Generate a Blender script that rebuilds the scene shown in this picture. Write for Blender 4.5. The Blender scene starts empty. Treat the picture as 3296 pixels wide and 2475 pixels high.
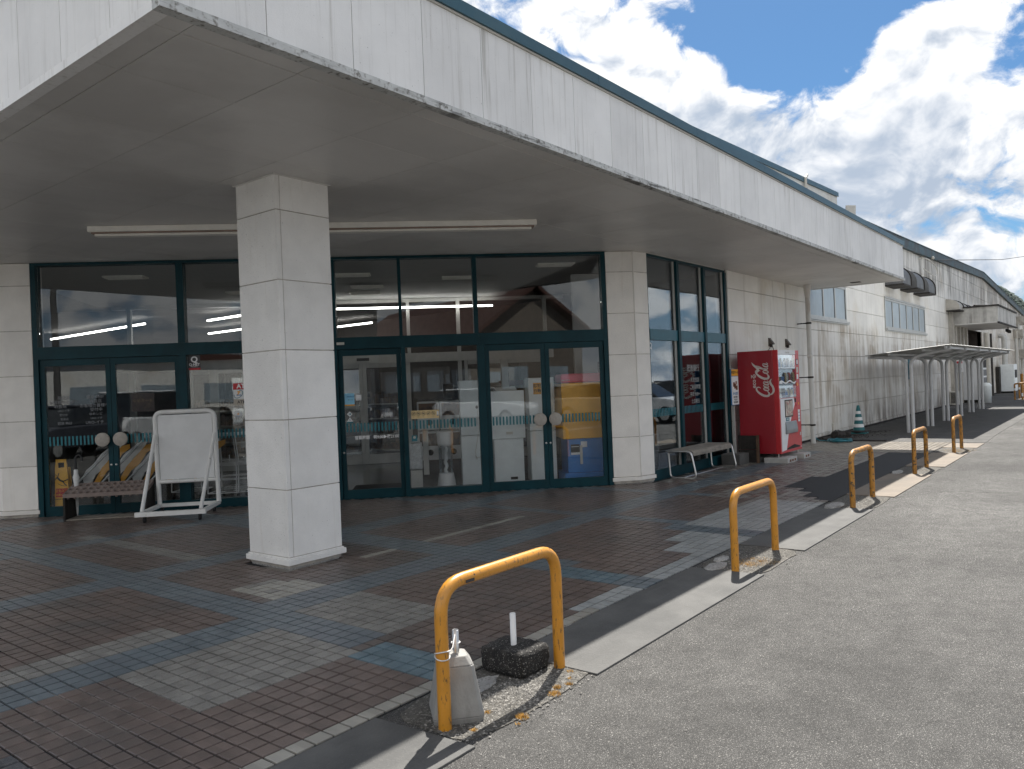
import bpy, math, random
from mathutils import Vector, Matrix
random.seed(7)
PI = math.pi
R = math.radians
scn = bpy.context.scene
COL = scn.collection

# ------------------------------------------------------------------ camera
cam_d = bpy.data.cameras.new('camera')
cam = bpy.data.objects.new('camera', cam_d)
COL.objects.link(cam)
yaw, pitch, roll, fpx = R(38.2616), R(0.0926), R(-2.3353), 2495.6
fw = Vector((math.cos(yaw) * math.cos(pitch), math.sin(yaw) * math.cos(pitch), math.sin(pitch)))
rt = Vector((math.sin(yaw), -math.cos(yaw), 0))
up = rt.cross(fw)
rr = rt * math.cos(roll) + up * math.sin(roll)
uu = up * math.cos(roll) - rt * math.sin(roll)
M = Matrix.Identity(4)
for i in range(3):
    M[i][0] = rr[i]; M[i][1] = uu[i]; M[i][2] = -fw[i]
M[0][3], M[1][3], M[2][3] = 0, 0, 1.55
cam.matrix_world = M
cam_d.sensor_fit = 'HORIZONTAL'
cam_d.sensor_width = 36.0
cam_d.lens = 36.0 * fpx / 3296.0
cam_d.clip_start = 0.05
cam_d.clip_end = 4000
scn.camera = cam

# ------------------------------------------------------------------ light
SUN = Vector((0.655, 0.262, 1.0)).normalized()       # towards the sun
SUN_EL = math.asin(SUN.z)
SUN_AZ = math.atan2(SUN.x, SUN.y)                   # nishita: clockwise from +Y
sun_d = bpy.data.lights.new('sun', 'SUN')
sun_d.energy = 2.15
sun_d.angle = R(0.53)
sun_d.color = (1.0, 0.955, 0.89)
sun = bpy.data.objects.new('sun', sun_d)
COL.objects.link(sun)
sun.rotation_euler = (-SUN).to_track_quat('-Z', 'Y').to_euler()

world = bpy.data.worlds.new('World')
scn.world = world
world.use_nodes = True
wn = world.node_tree
wn.nodes.clear()
def N(t, typ, **kw):
    n = t.nodes.new(typ)
    for k, v in kw.items():
        setattr(n, k, v)
    return n
def L(t, a, b):
    t.links.new(a, b)
def mth(t, op, a, b=None, c=None, clamp=False):
    n = t.nodes.new('ShaderNodeMath'); n.operation = op; n.use_clamp = clamp
    for i, v in enumerate((a, b, c)):
        if v is None: continue
        if isinstance(v, (int, float)): n.inputs[i].default_value = v
        else: t.links.new(v, n.inputs[i])
    return n.outputs[0]
def vmth(t, op, a, b=None, scale=None):
    n = t.nodes.new('ShaderNodeVectorMath'); n.operation = op
    for i, v in enumerate((a, b)):
        if v is None: continue
        if isinstance(v, (tuple, list, Vector)): n.inputs[i].default_value = tuple(v)
        else: t.links.new(v, n.inputs[i])
    if scale is not None: n.inputs['Scale'].default_value = scale
    return n.outputs['Value'] if op in ('DISTANCE', 'DOT_PRODUCT', 'LENGTH') else n.outputs['Vector']
def mixc(t, f, a, b, blend='MIX'):
    n = t.nodes.new('ShaderNodeMix'); n.data_type = 'RGBA'; n.blend_type = blend
    for s, v in ((n.inputs['Factor'], f), (n.inputs[6], a), (n.inputs[7], b)):
        if isinstance(v, (int, float)): s.default_value = v
        elif isinstance(v, (tuple, list)): s.default_value = tuple(v) + ((1,) if len(v) == 3 else ())
        else: t.links.new(v, s)
    return n.outputs[2]
def ramp(t, v, pts):
    n = t.nodes.new('ShaderNodeMapRange'); n.clamp = True; n.interpolation_type = 'SMOOTHSTEP'
    t.links.new(v, n.inputs[0])
    n.inputs[1].default_value, n.inputs[2].default_value, n.inputs[3].default_value, n.inputs[4].default_value = pts
    return n.outputs[0]

def pix_dir(x, y):
    d = fw + rr * ((x - 1648) / fpx) - uu * ((y - 1237.5) / fpx)
    return d.normalized()

sky = N(wn, 'ShaderNodeTexSky', sky_type='NISHITA')
sky.sun_disc = False
sky.sun_elevation = SUN_EL
sky.sun_rotation = SUN_AZ
sky.altitude = 100
sky.air_density = 1.0; sky.dust_density = 0.6; sky.ozone_density = 1.6
tc = N(wn, 'ShaderNodeTexCoord')
dirv = vmth(wn, 'NORMALIZE', tc.outputs['Generated'])
# clouds: (px, py, spread, weight), positive builds cloud, negative clears it
BL = [(1850, 110, .09, .25), (2060, 250, .09, .25), (2550, 520, .20, .30), (2950, 450, .18, .30), (3040, 120, .075, .75), (2880, 230, .07, .40),
      (2600, 330, .12, .28), (1520, 20, .05, .3), (2250, 420, .12, .3), (1700, 60, .04, .3),
      (2350, 60, .085, -.85), (2620, 40, .105, -1.10), (2840, 20, .06, -.6), (2440, 180, .045, -.35), (1650, 180, .03, -.7),
      (3225, 230, .035, -.55), (3230, 480, .028, -.45), (3290, 60, .05, -.6), (3120, 420, .02, -.3), (1960, 10, .03, -.3)]
SH = [(2450, 560, .085, .48), (2250, 520, .06, .30), (2700, 640, .07, .30), (3000, 420, .06, .30), (2850, 800, .10, .40), (3150, 760, .09, .25), (2650, 400, .05, .14), (3180, 900, .1, .2)]
acc = mth(wn, 'MULTIPLY', ramp(wn, vmth(wn, 'DOT_PRODUCT', dirv, (-.80, -.56, .22)), (.1, .8, 0, 1)), .40)
for (px, py, sg, wt) in BL:
    q = mth(wn, 'DIVIDE', vmth(wn, 'DISTANCE', dirv, pix_dir(px, py)), sg)
    e = mth(wn, 'POWER', 2.718, mth(wn, 'MULTIPLY', mth(wn, 'MULTIPLY', q, q), -1.0))
    acc = mth(wn, 'MULTIPLY', e, wt) if acc is None else mth(wn, 'MULTIPLY_ADD', e, wt, acc)
def density(vec, det):
    mp = vmth(wn, 'MULTIPLY', vec, (1, 1, 1.35))
    n0 = N(wn, 'ShaderNodeTexNoise'); n0.inputs['Scale'].default_value = 9; n0.inputs['Detail'].default_value = 2
    wn.links.new(mp, n0.inputs['Vector'])
    wob = vmth(wn, 'ADD', mp, vmth(wn, 'SCALE', vmth(wn, 'SUBTRACT', n0.outputs['Color'], (.5, .5, .5)), scale=0.10))
    n1 = N(wn, 'ShaderNodeTexNoise'); n1.inputs['Scale'].default_value = 6.5
    n1.inputs['Detail'].default_value = det; n1.inputs['Roughness'].default_value = 0.66
    wn.links.new(wob, n1.inputs['Vector'])
    v1 = N(wn, 'ShaderNodeTexVoronoi'); v1.inputs['Scale'].default_value = 12
    v1.inputs['Detail'].default_value = 2; v1.inputs['Roughness'].default_value = 0.5
    wn.links.new(wob, v1.inputs['Vector'])
    puff = mth(wn, 'MULTIPLY', mth(wn, 'SUBTRACT', .55, v1.outputs['Distance']), .85)
    fb = mth(wn, 'MULTIPLY_ADD', mth(wn, 'SUBTRACT', n1.outputs['Fac'], .5), 3.0, .50)
    return mth(wn, 'ADD', mth(wn, 'ADD', fb, puff), acc)
den = density(dirv, 9)
den2 = density(vmth(wn, 'NORMALIZE', vmth(wn, 'ADD', dirv, (0.006, 0.004, 0.022))), 5)
cov = ramp(wn, den, (0.05, 0.50, 0, 1))
lit = mth(wn, 'ADD', mth(wn, 'MULTIPLY', mth(wn, 'SUBTRACT', den, den2), 1.15), 0.70)
thick = ramp(wn, den, (0.5, 1.9, 1.0, 0.62))
lit = mth(wn, 'MULTIPLY', lit, thick)
for (px, py, sg, wt) in SH:
    q = mth(wn, 'DIVIDE', vmth(wn, 'DISTANCE', dirv, pix_dir(px, py)), sg)
    lit = mth(wn, 'MULTIPLY_ADD', mth(wn, 'POWER', 2.718, mth(wn, 'MULTIPLY', mth(wn, 'MULTIPLY', q, q), -1.0)), -wt, lit)
ccol = mixc(wn, ramp(wn, lit, (-0.35, 0.95, 0, 1)), (0.68, 0.80, 0.98), (1.70, 1.69, 1.68))
sepw = N(wn, 'ShaderNodeSeparateXYZ'); wn.links.new(dirv, sepw.inputs[0])
skyc = mixc(wn, 1.0, sky.outputs[0], (0.069, 0.108, 0.138), 'MULTIPLY')
hz = ramp(wn, sepw.outputs['Z'], (0.0, 0.16, 0.85, 0))
skyc = mixc(wn, hz, skyc, (.72, .85, 1.05))
fin = mixc(wn, cov, skyc, ccol)
bg = N(wn, 'ShaderNodeBackground'); bg.inputs['Strength'].default_value = 0.15
wn.links.new(fin, bg.inputs['Color'])
wo = N(wn, 'ShaderNodeOutputWorld'); wn.links.new(bg.outputs[0], wo.inputs[0])
try:
    world.cycles.sampling_method = 'MANUAL'; world.cycles.sample_map_resolution = 512
except Exception:
    pass

scn.view_settings.view_transform = 'Standard'
scn.view_settings.look = 'None'
scn.view_settings.exposure = 2.25
scn.view_settings.gamma = 1.0
scn.view_settings.use_curve_mapping = False
try:
    scn.cycles.max_bounces = 10; scn.cycles.transparent_max_bounces = 16
    scn.cycles.diffuse_bounces = 5; scn.cycles.glossy_bounces = 4
except Exception:
    pass

# ------------------------------------------------------------------ helpers
class MB:
    def __init__(s):
        s.v = []; s.f = []; s.m = []; s.T = None; s.mi = 0; s.sm = []; s.smooth = False
    def add(s, vs, fs, mi=None):
        o = len(s.v)
        for p in vs:
            p = Vector(p)
            if s.T is not None: p = s.T @ p
            s.v.append(tuple(p))
        for f in fs:
            s.f.append([i + o for i in f]); s.m.append(s.mi if mi is None else mi); s.sm.append(s.smooth)
        return s
    def box(s, x0, y0, z0, x1, y1, z1, mi=None):
        vs = [(x0, y0, z0), (x1, y0, z0), (x1, y1, z0), (x0, y1, z0), (x0, y0, z1), (x1, y0, z1), (x1, y1, z1), (x0, y1, z1)]
        return s.add(vs, [(0, 3, 2, 1), (4, 5, 6, 7), (0, 1, 5, 4), (1, 2, 6, 5), (2, 3, 7, 6), (3, 0, 4, 7)], mi)
    def fbox(s, s0, s1, d0, d1, z0, z1, mi=None):
        P = [(s0, d0), (s1, d0), (s1, d1), (s0, d1)]
        vs = [FP(a, b, z0) for a, b in P] + [FP(a, b, z1) for a, b in P]
        return s.add(vs, [(0, 3, 2, 1), (4, 5, 6, 7), (0, 1, 5, 4), (1, 2, 6, 5), (2, 3, 7, 6), (3, 0, 4, 7)], mi)
    def quad(s, a, b, c, d, mi=None):
        return s.add([a, b, c, d], [(0, 1, 2, 3)], mi)
    def prism(s, poly, z0, z1, mi=None):
        n = len(poly)
        vs = [(x, y, z0) for x, y in poly] + [(x, y, z1) for x, y in poly]
        fs = [tuple(reversed(range(n))), tuple(range(n, 2 * n))]
        fs += [(i, (i + 1) % n, n + (i + 1) % n, n + i) for i in range(n)]
        return s.add(vs, fs, mi)
    def prism_y(s, poly, y0, y1, mi=None):            # poly in x,z extruded along y
        n = len(poly)
        vs = [(x, y0, z) for x, z in poly] + [(x, y1, z) for x, z in poly]
        fs = [tuple(range(n)), tuple(reversed(range(n, 2 * n)))]
        fs += [((i + 1) % n, i, n + i, n + (i + 1) % n) for i in range(n)]
        return s.add(vs, fs, mi)
    def prism_x(s, poly, x0, x1, mi=None):            # poly in y,z extruded along x
        n = len(poly)
        vs = [(x0, y, z) for y, z in poly] + [(x1, y, z) for y, z in poly]
        fs = [tuple(reversed(range(n))), tuple(range(n, 2 * n))]
        fs += [(i, (i + 1) % n, n + (i + 1) % n, n + i) for i in range(n)]
        return s.add(vs, fs, mi)
    def tube(s, path, r, seg=10, closed=False, caps=True, mi=None):
        P = [Vector(p) for p in path]; n = len(P)
        old = s.smooth; s.smooth = True
        rings = []
        prev = None
        for i in range(n):
            if closed: t = (P[(i + 1) % n] - P[i - 1]).normalized()
            else:
                t = (P[min(i + 1, n - 1)] - P[max(i - 1, 0)]).normalized()
            if prev is None:
                a = Vector((0, 0, 1)) if abs(t.z) < 0.9 else Vector((1, 0, 0))
                u = t.cross(a).normalized()
            else:
                u = (prev - t * prev.dot(t)).normalized()
            prev = u
            w = t.cross(u)
            ri = r[i] if isinstance(r, (list, tuple)) else r
            rings.append([P[i] + (u * math.cos(2 * PI * k / seg) + w * math.sin(2 * PI * k / seg)) * ri for k in range(seg)])
        vs = [v for rg in rings for v in rg]
        fs = []
        m = n if closed else n - 1
        for i in range(m):
            j = (i + 1) % n
            for k in range(seg):
                fs.append((i * seg + k, i * seg + (k + 1) % seg, j * seg + (k + 1) % seg, j * seg + k))
        s.add(vs, fs, mi)
        s.smooth = False
        if caps and not closed:
            s.add(rings[0], [tuple(reversed(range(seg)))], mi); s.add(rings[-1], [tuple(range(seg))], mi)
        s.smooth = old
        return s
    def cyl(s, a, b, r, seg=12, mi=None, r2=None):
        return s.tube([a, b], [r, r if r2 is None else r2], seg, mi=mi)
    def lathe(s, prof, c, seg=16, mi=None, axis='z'):
        old = s.smooth; s.smooth = True
        vs = []
        for (r, z) in prof:
            for k in range(seg):
                a = 2 * PI * k / seg
                vs.append((c[0] + r * math.cos(a), c[1] + r * math.sin(a), c[2] + z))
        fs = []
        for i in range(len(prof) - 1):
            for k in range(seg):
                fs.append((i * seg + k, i * seg + (k + 1) % seg, (i + 1) * seg + (k + 1) % seg, (i + 1) * seg + k))
        s.add(vs, fs, mi); s.smooth = old
        return s
    def build(s, name, mats, parent=None, bevel=0):
        me = bpy.data.meshes.new(name)
        me.from_pydata(s.v, [], s.f)
        if not isinstance(mats, (list, tuple)): mats = [mats]
        for m in mats: me.materials.append(m)
        if len(mats) > 1: me.polygons.foreach_set('material_index', s.m)
        me.polygons.foreach_set('use_smooth', s.sm)
        me.update()
        o = bpy.data.objects.new(name, me)
        COL.objects.link(o)
        if parent is not None: o.parent = parent
        if bevel:
            b = o.modifiers.new('bevel', 'BEVEL'); b.width = bevel; b.segments = 2; b.limit_method = 'ANGLE'
        return o

C0 = 16.1
def FP(s, d, z):                                    # entrance-facade coordinates
    k = 0.70710678
    return (C0 / 2 + k * (s + d), C0 / 2 + k * (d - s), z)
def FM(s, d, z, rz=0):                              # matrix: local x along facade, y inward, z up
    p = FP(s, d, z)
    return Matrix.Translation(p) @ Matrix.Rotation(-PI / 4 + rz, 4, 'Z')

def tag(o, label=None, cat=None, group=None, kind=None):
    if label: o['label'] = label
    if cat: o['category'] = cat
    if group: o['group'] = group
    if kind: o['kind'] = kind
    return o
def empty(name, label, cat, loc=(0, 0, 0), group=None):
    o = bpy.data.objects.new(name, None); COL.objects.link(o)
    o.location = loc; o.empty_display_size = 0.2
    tag(o, label, cat, group)
    return o
def att(o, par):                                    # parent keeping world coordinates of the mesh
    o.parent = par
    o.matrix_parent_inverse = Matrix.Translation(-Vector(par.location))
    return o
def copy_tree(o, parent=None, off=(0, 0, 0), label=None):
    c = o.copy(); COL.objects.link(c)
    if parent is not None: c.parent = parent
    else: c.location = Vector(o.location) + Vector(off)
    if label: c['label'] = label
    for ch in list(o.children): copy_tree(ch, c)
    return c

# ------------------------------------------------------------------ materials
def mat(name, col, rough=0.6, metal=0.0, var=0.10, vs=6.0, bump=0.0, bs=80.0, col2=None, c2s=1.5, c2r=(0.5, 0.7),
        streak=None, st=(9, 9, 0.35), str_=(0.5, 0.8), st_amt=0.7, spec=0.5, rvar=0.0, spots=None, sps=120, spr=(.62, .7), coat=0.0, emit=None, cell=None, detail=6, orand=0.0):
    m = bpy.data.materials.new(name); m.use_nodes = True
    t = m.node_tree; t.nodes.clear()
    out = N(t, 'ShaderNodeOutputMaterial')
    b = N(t, 'ShaderNodeBsdfPrincipled')
    L(t, b.outputs[0], out.inputs[0])
    geo = N(t, 'ShaderNodeNewGeometry'); pos = geo.outputs['Position']
    def noise(scale, det=detail, vec=None, rg=.6):
        n = N(t, 'ShaderNodeTexNoise'); n.inputs['Scale'].default_value = scale
        n.inputs['Detail'].default_value = det; n.inputs['Roughness'].default_value = rg
        L(t, vec if vec is not None else pos, n.inputs['Vector']); return n.outputs['Fac']
    c = tuple(col)
    nv = noise(vs)
    cc = mixc(t, ramp(t, nv, (.3, .7, 0, 1)), tuple(x * (1 - var) for x in c), tuple(min(1, x * (1 + var)) for x in c))
    if cell:
        q = vmth(t, 'MULTIPLY', pos, (1 / cell[0], 1 / cell[1], 0))
        q = vmth(t, 'FLOOR', q)
        w = N(t, 'ShaderNodeTexWhiteNoise'); L(t, q, w.inputs['Vector'])
        cc = mixc(t, w.outputs['Value'], mixc(t, 1.0, cc, (1 - cell[2],) * 3, 'MULTIPLY'), mixc(t, 1.0, cc, (1 + cell[2],) * 3, 'MULTIPLY'))
    if col2: cc = mixc(t, ramp(t, noise(c2s), (c2r[0], c2r[1], 0, 1)), cc, col2)
    if streak:
        vec = vmth(t, 'MULTIPLY', pos, st)
        sfac = ramp(t, noise(1.0, 8, vec, .65), (str_[0], str_[1], 0, 1))
        big = ramp(t, noise(.7, 3), (.35, .65, .25, 1))
        cc = mixc(t, mth(t, 'MULTIPLY', mth(t, 'MULTIPLY', sfac, big), st_amt), cc, streak)
    if orand:
        oi = N(t, 'ShaderNodeObjectInfo')
        cm_ = N(t, 'ShaderNodeCombineColor'); q_ = ramp(t, oi.outputs['Random'], (0, 1, 1 - orand, 1 + orand * .3))
        for i_ in range(3): L(t, q_, cm_.inputs[i_])
        cc = mixc(t, 1.0, cc, cm_.outputs[0], 'MULTIPLY')
    if spots:
        cc = mixc(t, ramp(t, noise(sps, 3), (spr[0], spr[1], 0, 1)), cc, spots)
    L(t, cc, b.inputs['Base Color'])
    b.inputs['Metallic'].default_value = metal
    b.inputs['Roughness'].default_value = rough
    b.inputs['Specular IOR Level'].default_value = spec
    if coat: b.inputs['Coat Weight'].default_value = coat; b.inputs['Coat Roughness'].default_value = .1
    if rvar:
        L(t, mth(t, 'ADD', mth(t, 'MULTIPLY', mth(t, 'SUBTRACT', noise(vs * .8), .5), rvar * 2), rough, clamp=True), b.inputs['Roughness'])
    if bump:
        bp = N(t, 'ShaderNodeBump'); bp.inputs['Strength'].default_value = bump; bp.inputs['Distance'].default_value = 0.01
        L(t, noise(bs, 4), bp.inputs['Height']); L(t, bp.outputs[0], b.inputs['Normal'])
    if emit:
        b.inputs['Emission Color'].default_value = tuple(emit[:3]) + (1,); b.inputs['Emission Strength'].default_value = emit[3]
    return m

def glassmat(name, tint=(.975, .985, .985), base=0.005, k=.85, rough=0.0, dirt=0.0):
    m = bpy.data.materials.new(name); m.use_nodes = True
    t = m.node_tree; t.nodes.clear()
    out = N(t, 'ShaderNodeOutputMaterial')
    tr = N(t, 'ShaderNodeBsdfTransparent'); tr.inputs[0].default_value = tint + (1,)
    gl = N(t, 'ShaderNodeBsdfGlossy'); gl.inputs['Roughness'].default_value = rough; gl.inputs[0].default_value = (.93, .97, 1, 1)
    geo = N(t, 'ShaderNodeNewGeometry')
    nz = N(t, 'ShaderNodeTexNoise'); nz.inputs['Scale'].default_value = 1.1; L(t, geo.outputs['Position'], nz.inputs['Vector'])
    bp = N(t, 'ShaderNodeBump'); bp.inputs['Strength'].default_value = .03; bp.inputs['Distance'].default_value = .03
    L(t, nz.outputs['Fac'], bp.inputs['Height']); L(t, bp.outputs[0], gl.inputs['Normal'])
    fr = N(t, 'ShaderNodeFresnel'); fr.inputs['IOR'].default_value = 1.5
    f = mth(t, 'ADD', mth(t, 'MULTIPLY', fr.outputs[0], k), base, clamp=True)
    mx = N(t, 'ShaderNodeMixShader'); L(t, f, mx.inputs[0]); L(t, tr.outputs[0], mx.inputs[1]); L(t, gl.outputs[0], mx.inputs[2])
    L(t, mx.outputs[0], out.inputs[0])
    return m

m_fascia = mat('painted_fascia', (.82, .815, .80), .6, orand=.08, var=.05, vs=2, bump=.15, bs=140, streak=(.33, .31, .26), st=(24, 24, .9), str_=(.50, .78), st_amt=.7,
               spots=(.3, .3, .28), sps=60, spr=(.70, .78))
m_wall = mat('painted_wall_panel', (.80, .785, .74), .65, orand=.09, var=.06, vs=1.3, bump=.2, bs=110, col2=(.70, .65, .56), c2s=.8, c2r=(.52, .75),
             streak=(.25, .21, .165), st=(5, 5, .32), str_=(.50, .78), st_amt=.62)
m_wall_old = mat('stained_wall_panel', (.55, .55, .53), .7, var=.08, vs=1.3, bump=.2, bs=110, col2=(.33, .31, .28), c2s=1.1, c2r=(.42, .62),
             streak=(.13, .11, .09), st=(5, 5, .5), str_=(.44, .66), st_amt=.85)
def stainwall():
    m = m_wall; t = m.node_tree
    b = [n for n in t.nodes if n.type == 'BSDF_PRINCIPLED'][0]
    cur = b.inputs['Base Color'].links[0].from_socket
    geo = N(t, 'ShaderNodeNewGeometry'); sp = N(t, 'ShaderNodeSeparateXYZ'); L(t, geo.outputs['Position'], sp.inputs[0])
    X, Z = sp.outputs['X'], sp.outputs['Z']
    def nz(vec_s, det=7):
        n = N(t, 'ShaderNodeTexNoise'); n.inputs['Scale'].default_value = 1; n.inputs['Detail'].default_value = det; n.inputs['Roughness'].default_value = .62
        L(t, vmth(t, 'MULTIPLY', geo.outputs['Position'], vec_s), n.inputs['Vector']); return n.outputs['Fac']
    st_ = mth(t, 'MULTIPLY_ADD', nz((5, 5, .35)), .5, mth(t, 'MULTIPLY', nz((1.7, 1.7, .55)), .5)); st2 = nz((2.2, 2.2, .6)); bl = nz((.55, .55, .9), 4)
    def P_(*a):
        r = a[0]
        for q in a[1:]: r = mth(t, 'MULTIPLY', r, q)
        return r
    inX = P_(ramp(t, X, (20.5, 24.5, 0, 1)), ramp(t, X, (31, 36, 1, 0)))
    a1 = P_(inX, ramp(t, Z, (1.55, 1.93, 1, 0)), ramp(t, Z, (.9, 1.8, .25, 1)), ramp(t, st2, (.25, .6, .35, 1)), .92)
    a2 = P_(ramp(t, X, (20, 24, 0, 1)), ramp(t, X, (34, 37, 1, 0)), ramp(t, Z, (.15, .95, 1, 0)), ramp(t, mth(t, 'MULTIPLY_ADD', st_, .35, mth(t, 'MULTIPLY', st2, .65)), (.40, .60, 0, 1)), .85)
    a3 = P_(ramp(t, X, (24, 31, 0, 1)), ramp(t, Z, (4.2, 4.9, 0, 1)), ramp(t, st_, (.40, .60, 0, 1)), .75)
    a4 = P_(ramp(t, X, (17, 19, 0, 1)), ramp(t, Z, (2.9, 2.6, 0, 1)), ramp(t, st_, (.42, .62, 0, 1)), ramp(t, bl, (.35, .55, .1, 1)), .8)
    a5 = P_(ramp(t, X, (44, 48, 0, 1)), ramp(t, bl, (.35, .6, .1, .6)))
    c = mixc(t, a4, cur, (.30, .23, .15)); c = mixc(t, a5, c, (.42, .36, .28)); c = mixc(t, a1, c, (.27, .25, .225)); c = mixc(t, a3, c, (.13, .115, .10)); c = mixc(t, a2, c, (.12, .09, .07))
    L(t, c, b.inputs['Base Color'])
stainwall()
m_column = mat('stone_painted_column', (.83, .82, .795), .7, orand=.07, var=.05, vs=3, bump=.5, bs=60, streak=(.55, .50, .43), st=(12, 12, 1.0), str_=(.56, .8), st_amt=.45, spots=(.36, .36, .35), sps=75, spr=(.67, .71))
m_columnw = mat('warm_painted_column', (.83, .805, .76), .7, orand=.08, var=.05, vs=3, bump=.35, bs=70, streak=(.5, .43, .34), st=(9, 9, .6), str_=(.55, .8), st_amt=.45)
m_joint = mat('sealant_joint', (.40, .37, .33), .8, var=.2, vs=12)
m_backing = mat('dark_backing', (.10, .09, .08), .8)
m_soffit = mat('soffit_board', (.70, .685, .66), .42, orand=.05, var=.05, vs=.8, bump=.04, bs=30, spec=.4, col2=(.60, .585, .56), c2s=.6, c2r=(.42, .62), spots=(.22, .2, .18), sps=4, spr=(.755, .775))
m_drip = mat('stained_drip_edge', (.54, .55, .54), .7, var=.1, vs=8, col2=(.16, .15, .13), c2s=26, c2r=(.50, .70), streak=(.05, .045, .04), st=(2.5, 2.5, 30), str_=(.52, .62), st_amt=.8)
m_trim = mat('teal_roof_trim', (.026, .085, .115), .42, var=.12, vs=1.2, bump=.05, col2=(.04, .105, .135), c2s=2)
m_trimold = mat('weathered_teal_trim', (.028, .065, .078), .55, var=.3, vs=2, col2=(.03, .035, .035), c2s=1.6, c2r=(.42, .58), streak=(.16, .24, .27), st=(7, 7, 1), str_=(.55, .8), st_amt=.6)
m_teal = mat('dark_teal_frame', (.003, .038, .050), .45, var=.15, vs=4, spec=.2, spots=(.22, .3, .3), sps=28, spr=(.765, .80))
m_teal2 = mat('mid_teal_transom', (.010, .10, .14), .42, var=.12, vs=4)
m_glass = glassmat('clear_glass')
m_glass2 = glassmat('side_glass', base=.02, k=.9)
m_frost = mat('frosted_glass', (.30, .36, .40), .3, var=.12, vs=1.5, streak=(.20, .19, .17), st=(10, 10, 1.2), str_=(.5, .75), st_amt=.6, spec=.6)
m_alu = mat('grey_aluminium', (.46, .46, .44), .4, metal=.25, var=.08, vs=5)
m_stripe = mat('teal_sticker', (.012, .16, .20), .5, var=.05)
m_white = mat('white_enamel', (.76, .77, .77), .4, var=.05, vs=4)
m_whitedirty = mat('rusty_white_enamel', (.76, .76, .74), .45, var=.06, vs=5, spots=(.12, .06, .03), sps=26, spr=(.70, .74))
m_offwhite = mat('aged_white_plastic', (.55, .53, .48), .5, var=.08, vs=5)
m_black = mat('black_rubber', (.015, .015, .016), .6)
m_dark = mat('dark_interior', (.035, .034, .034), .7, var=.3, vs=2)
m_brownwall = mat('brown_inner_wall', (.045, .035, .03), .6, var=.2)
m_steel = mat('brushed_steel', (.55, .55, .54), .28, metal=.9, var=.08, vs=9)
m_steelrough = mat('galvanised_pipe', (.45, .47, .48), .45, metal=.6, var=.12, vs=20)
m_yellow = mat('yellow_barrier_paint', (.56, .245, .022), .36, var=.08, vs=9, streak=(.06, .045, .03), st=(70, 70, 16), str_=(.56, .64), st_amt=.95, spots=(.03, .025, .02), sps=30, spr=(.69, .72), coat=.3, bump=.06, bs=50)
m_yelworn = mat('worn_yellow_paint', (.44, .20, .027), .5, var=.15, vs=9, streak=(.07, .05, .03), st=(50, 50, 14), str_=(.48, .6), st_amt=.95, spots=(.06, .045, .03), sps=24, spr=(.56, .62), bump=.1, bs=60)
m_conc = mat('grey_concrete', (.095, .094, .090), .85, var=.14, vs=3.5, bump=.35, bs=70, col2=(.068, .068, .066), c2s=2.2, c2r=(.42, .68), streak=(.135, .135, .13), st=(1.2, 14, 1), str_=(.5, .75), st_amt=.5, spots=(.13, .13, .125), sps=220, spr=(.6, .7))
m_conctan = mat('tan_concrete', (.185, .155, .123), .85, var=.1, vs=3, bump=.35, bs=60, col2=(.15, .133, .112), c2s=1.7, c2r=(.5, .7))
m_concrough = mat('rough_pale_concrete', (.33, .325, .31), .9, var=.2, vs=9, bump=.8, bs=45, spots=(.2, .19, .18), sps=70, spr=(.52, .6))
m_blackblock = mat('mossy_black_concrete', (.016, .015, .014), .9, var=.35, vs=14, bump=1.0, bs=60, col2=(.05, .045, .04), c2s=12, c2r=(.5, .7), spots=(.26, .25, .23), sps=110, spr=(.60, .65))
m_pedestal = mat('weathered_concrete_foot', (.27, .265, .25), .8, var=.12, vs=8, bump=.25, bs=80, streak=(.15, .147, .138), st=(16, 16, 3), str_=(.45, .7), st_amt=.7)
m_grout = mat('tile_grout', (.018, .019, .020), .9, var=.3, vs=2.2, col2=(.26, .245, .22), c2s=.8, c2r=(.53, .62), spots=(.5, .49, .46), sps=5, spr=(.66, .68))
m_patch = mat('fresh_black_asphalt', (.022, .023, .025), .8, var=.25, vs=30, bump=.6, bs=220, spots=(.09, .09, .09), sps=260, spr=(.62, .7))
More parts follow.
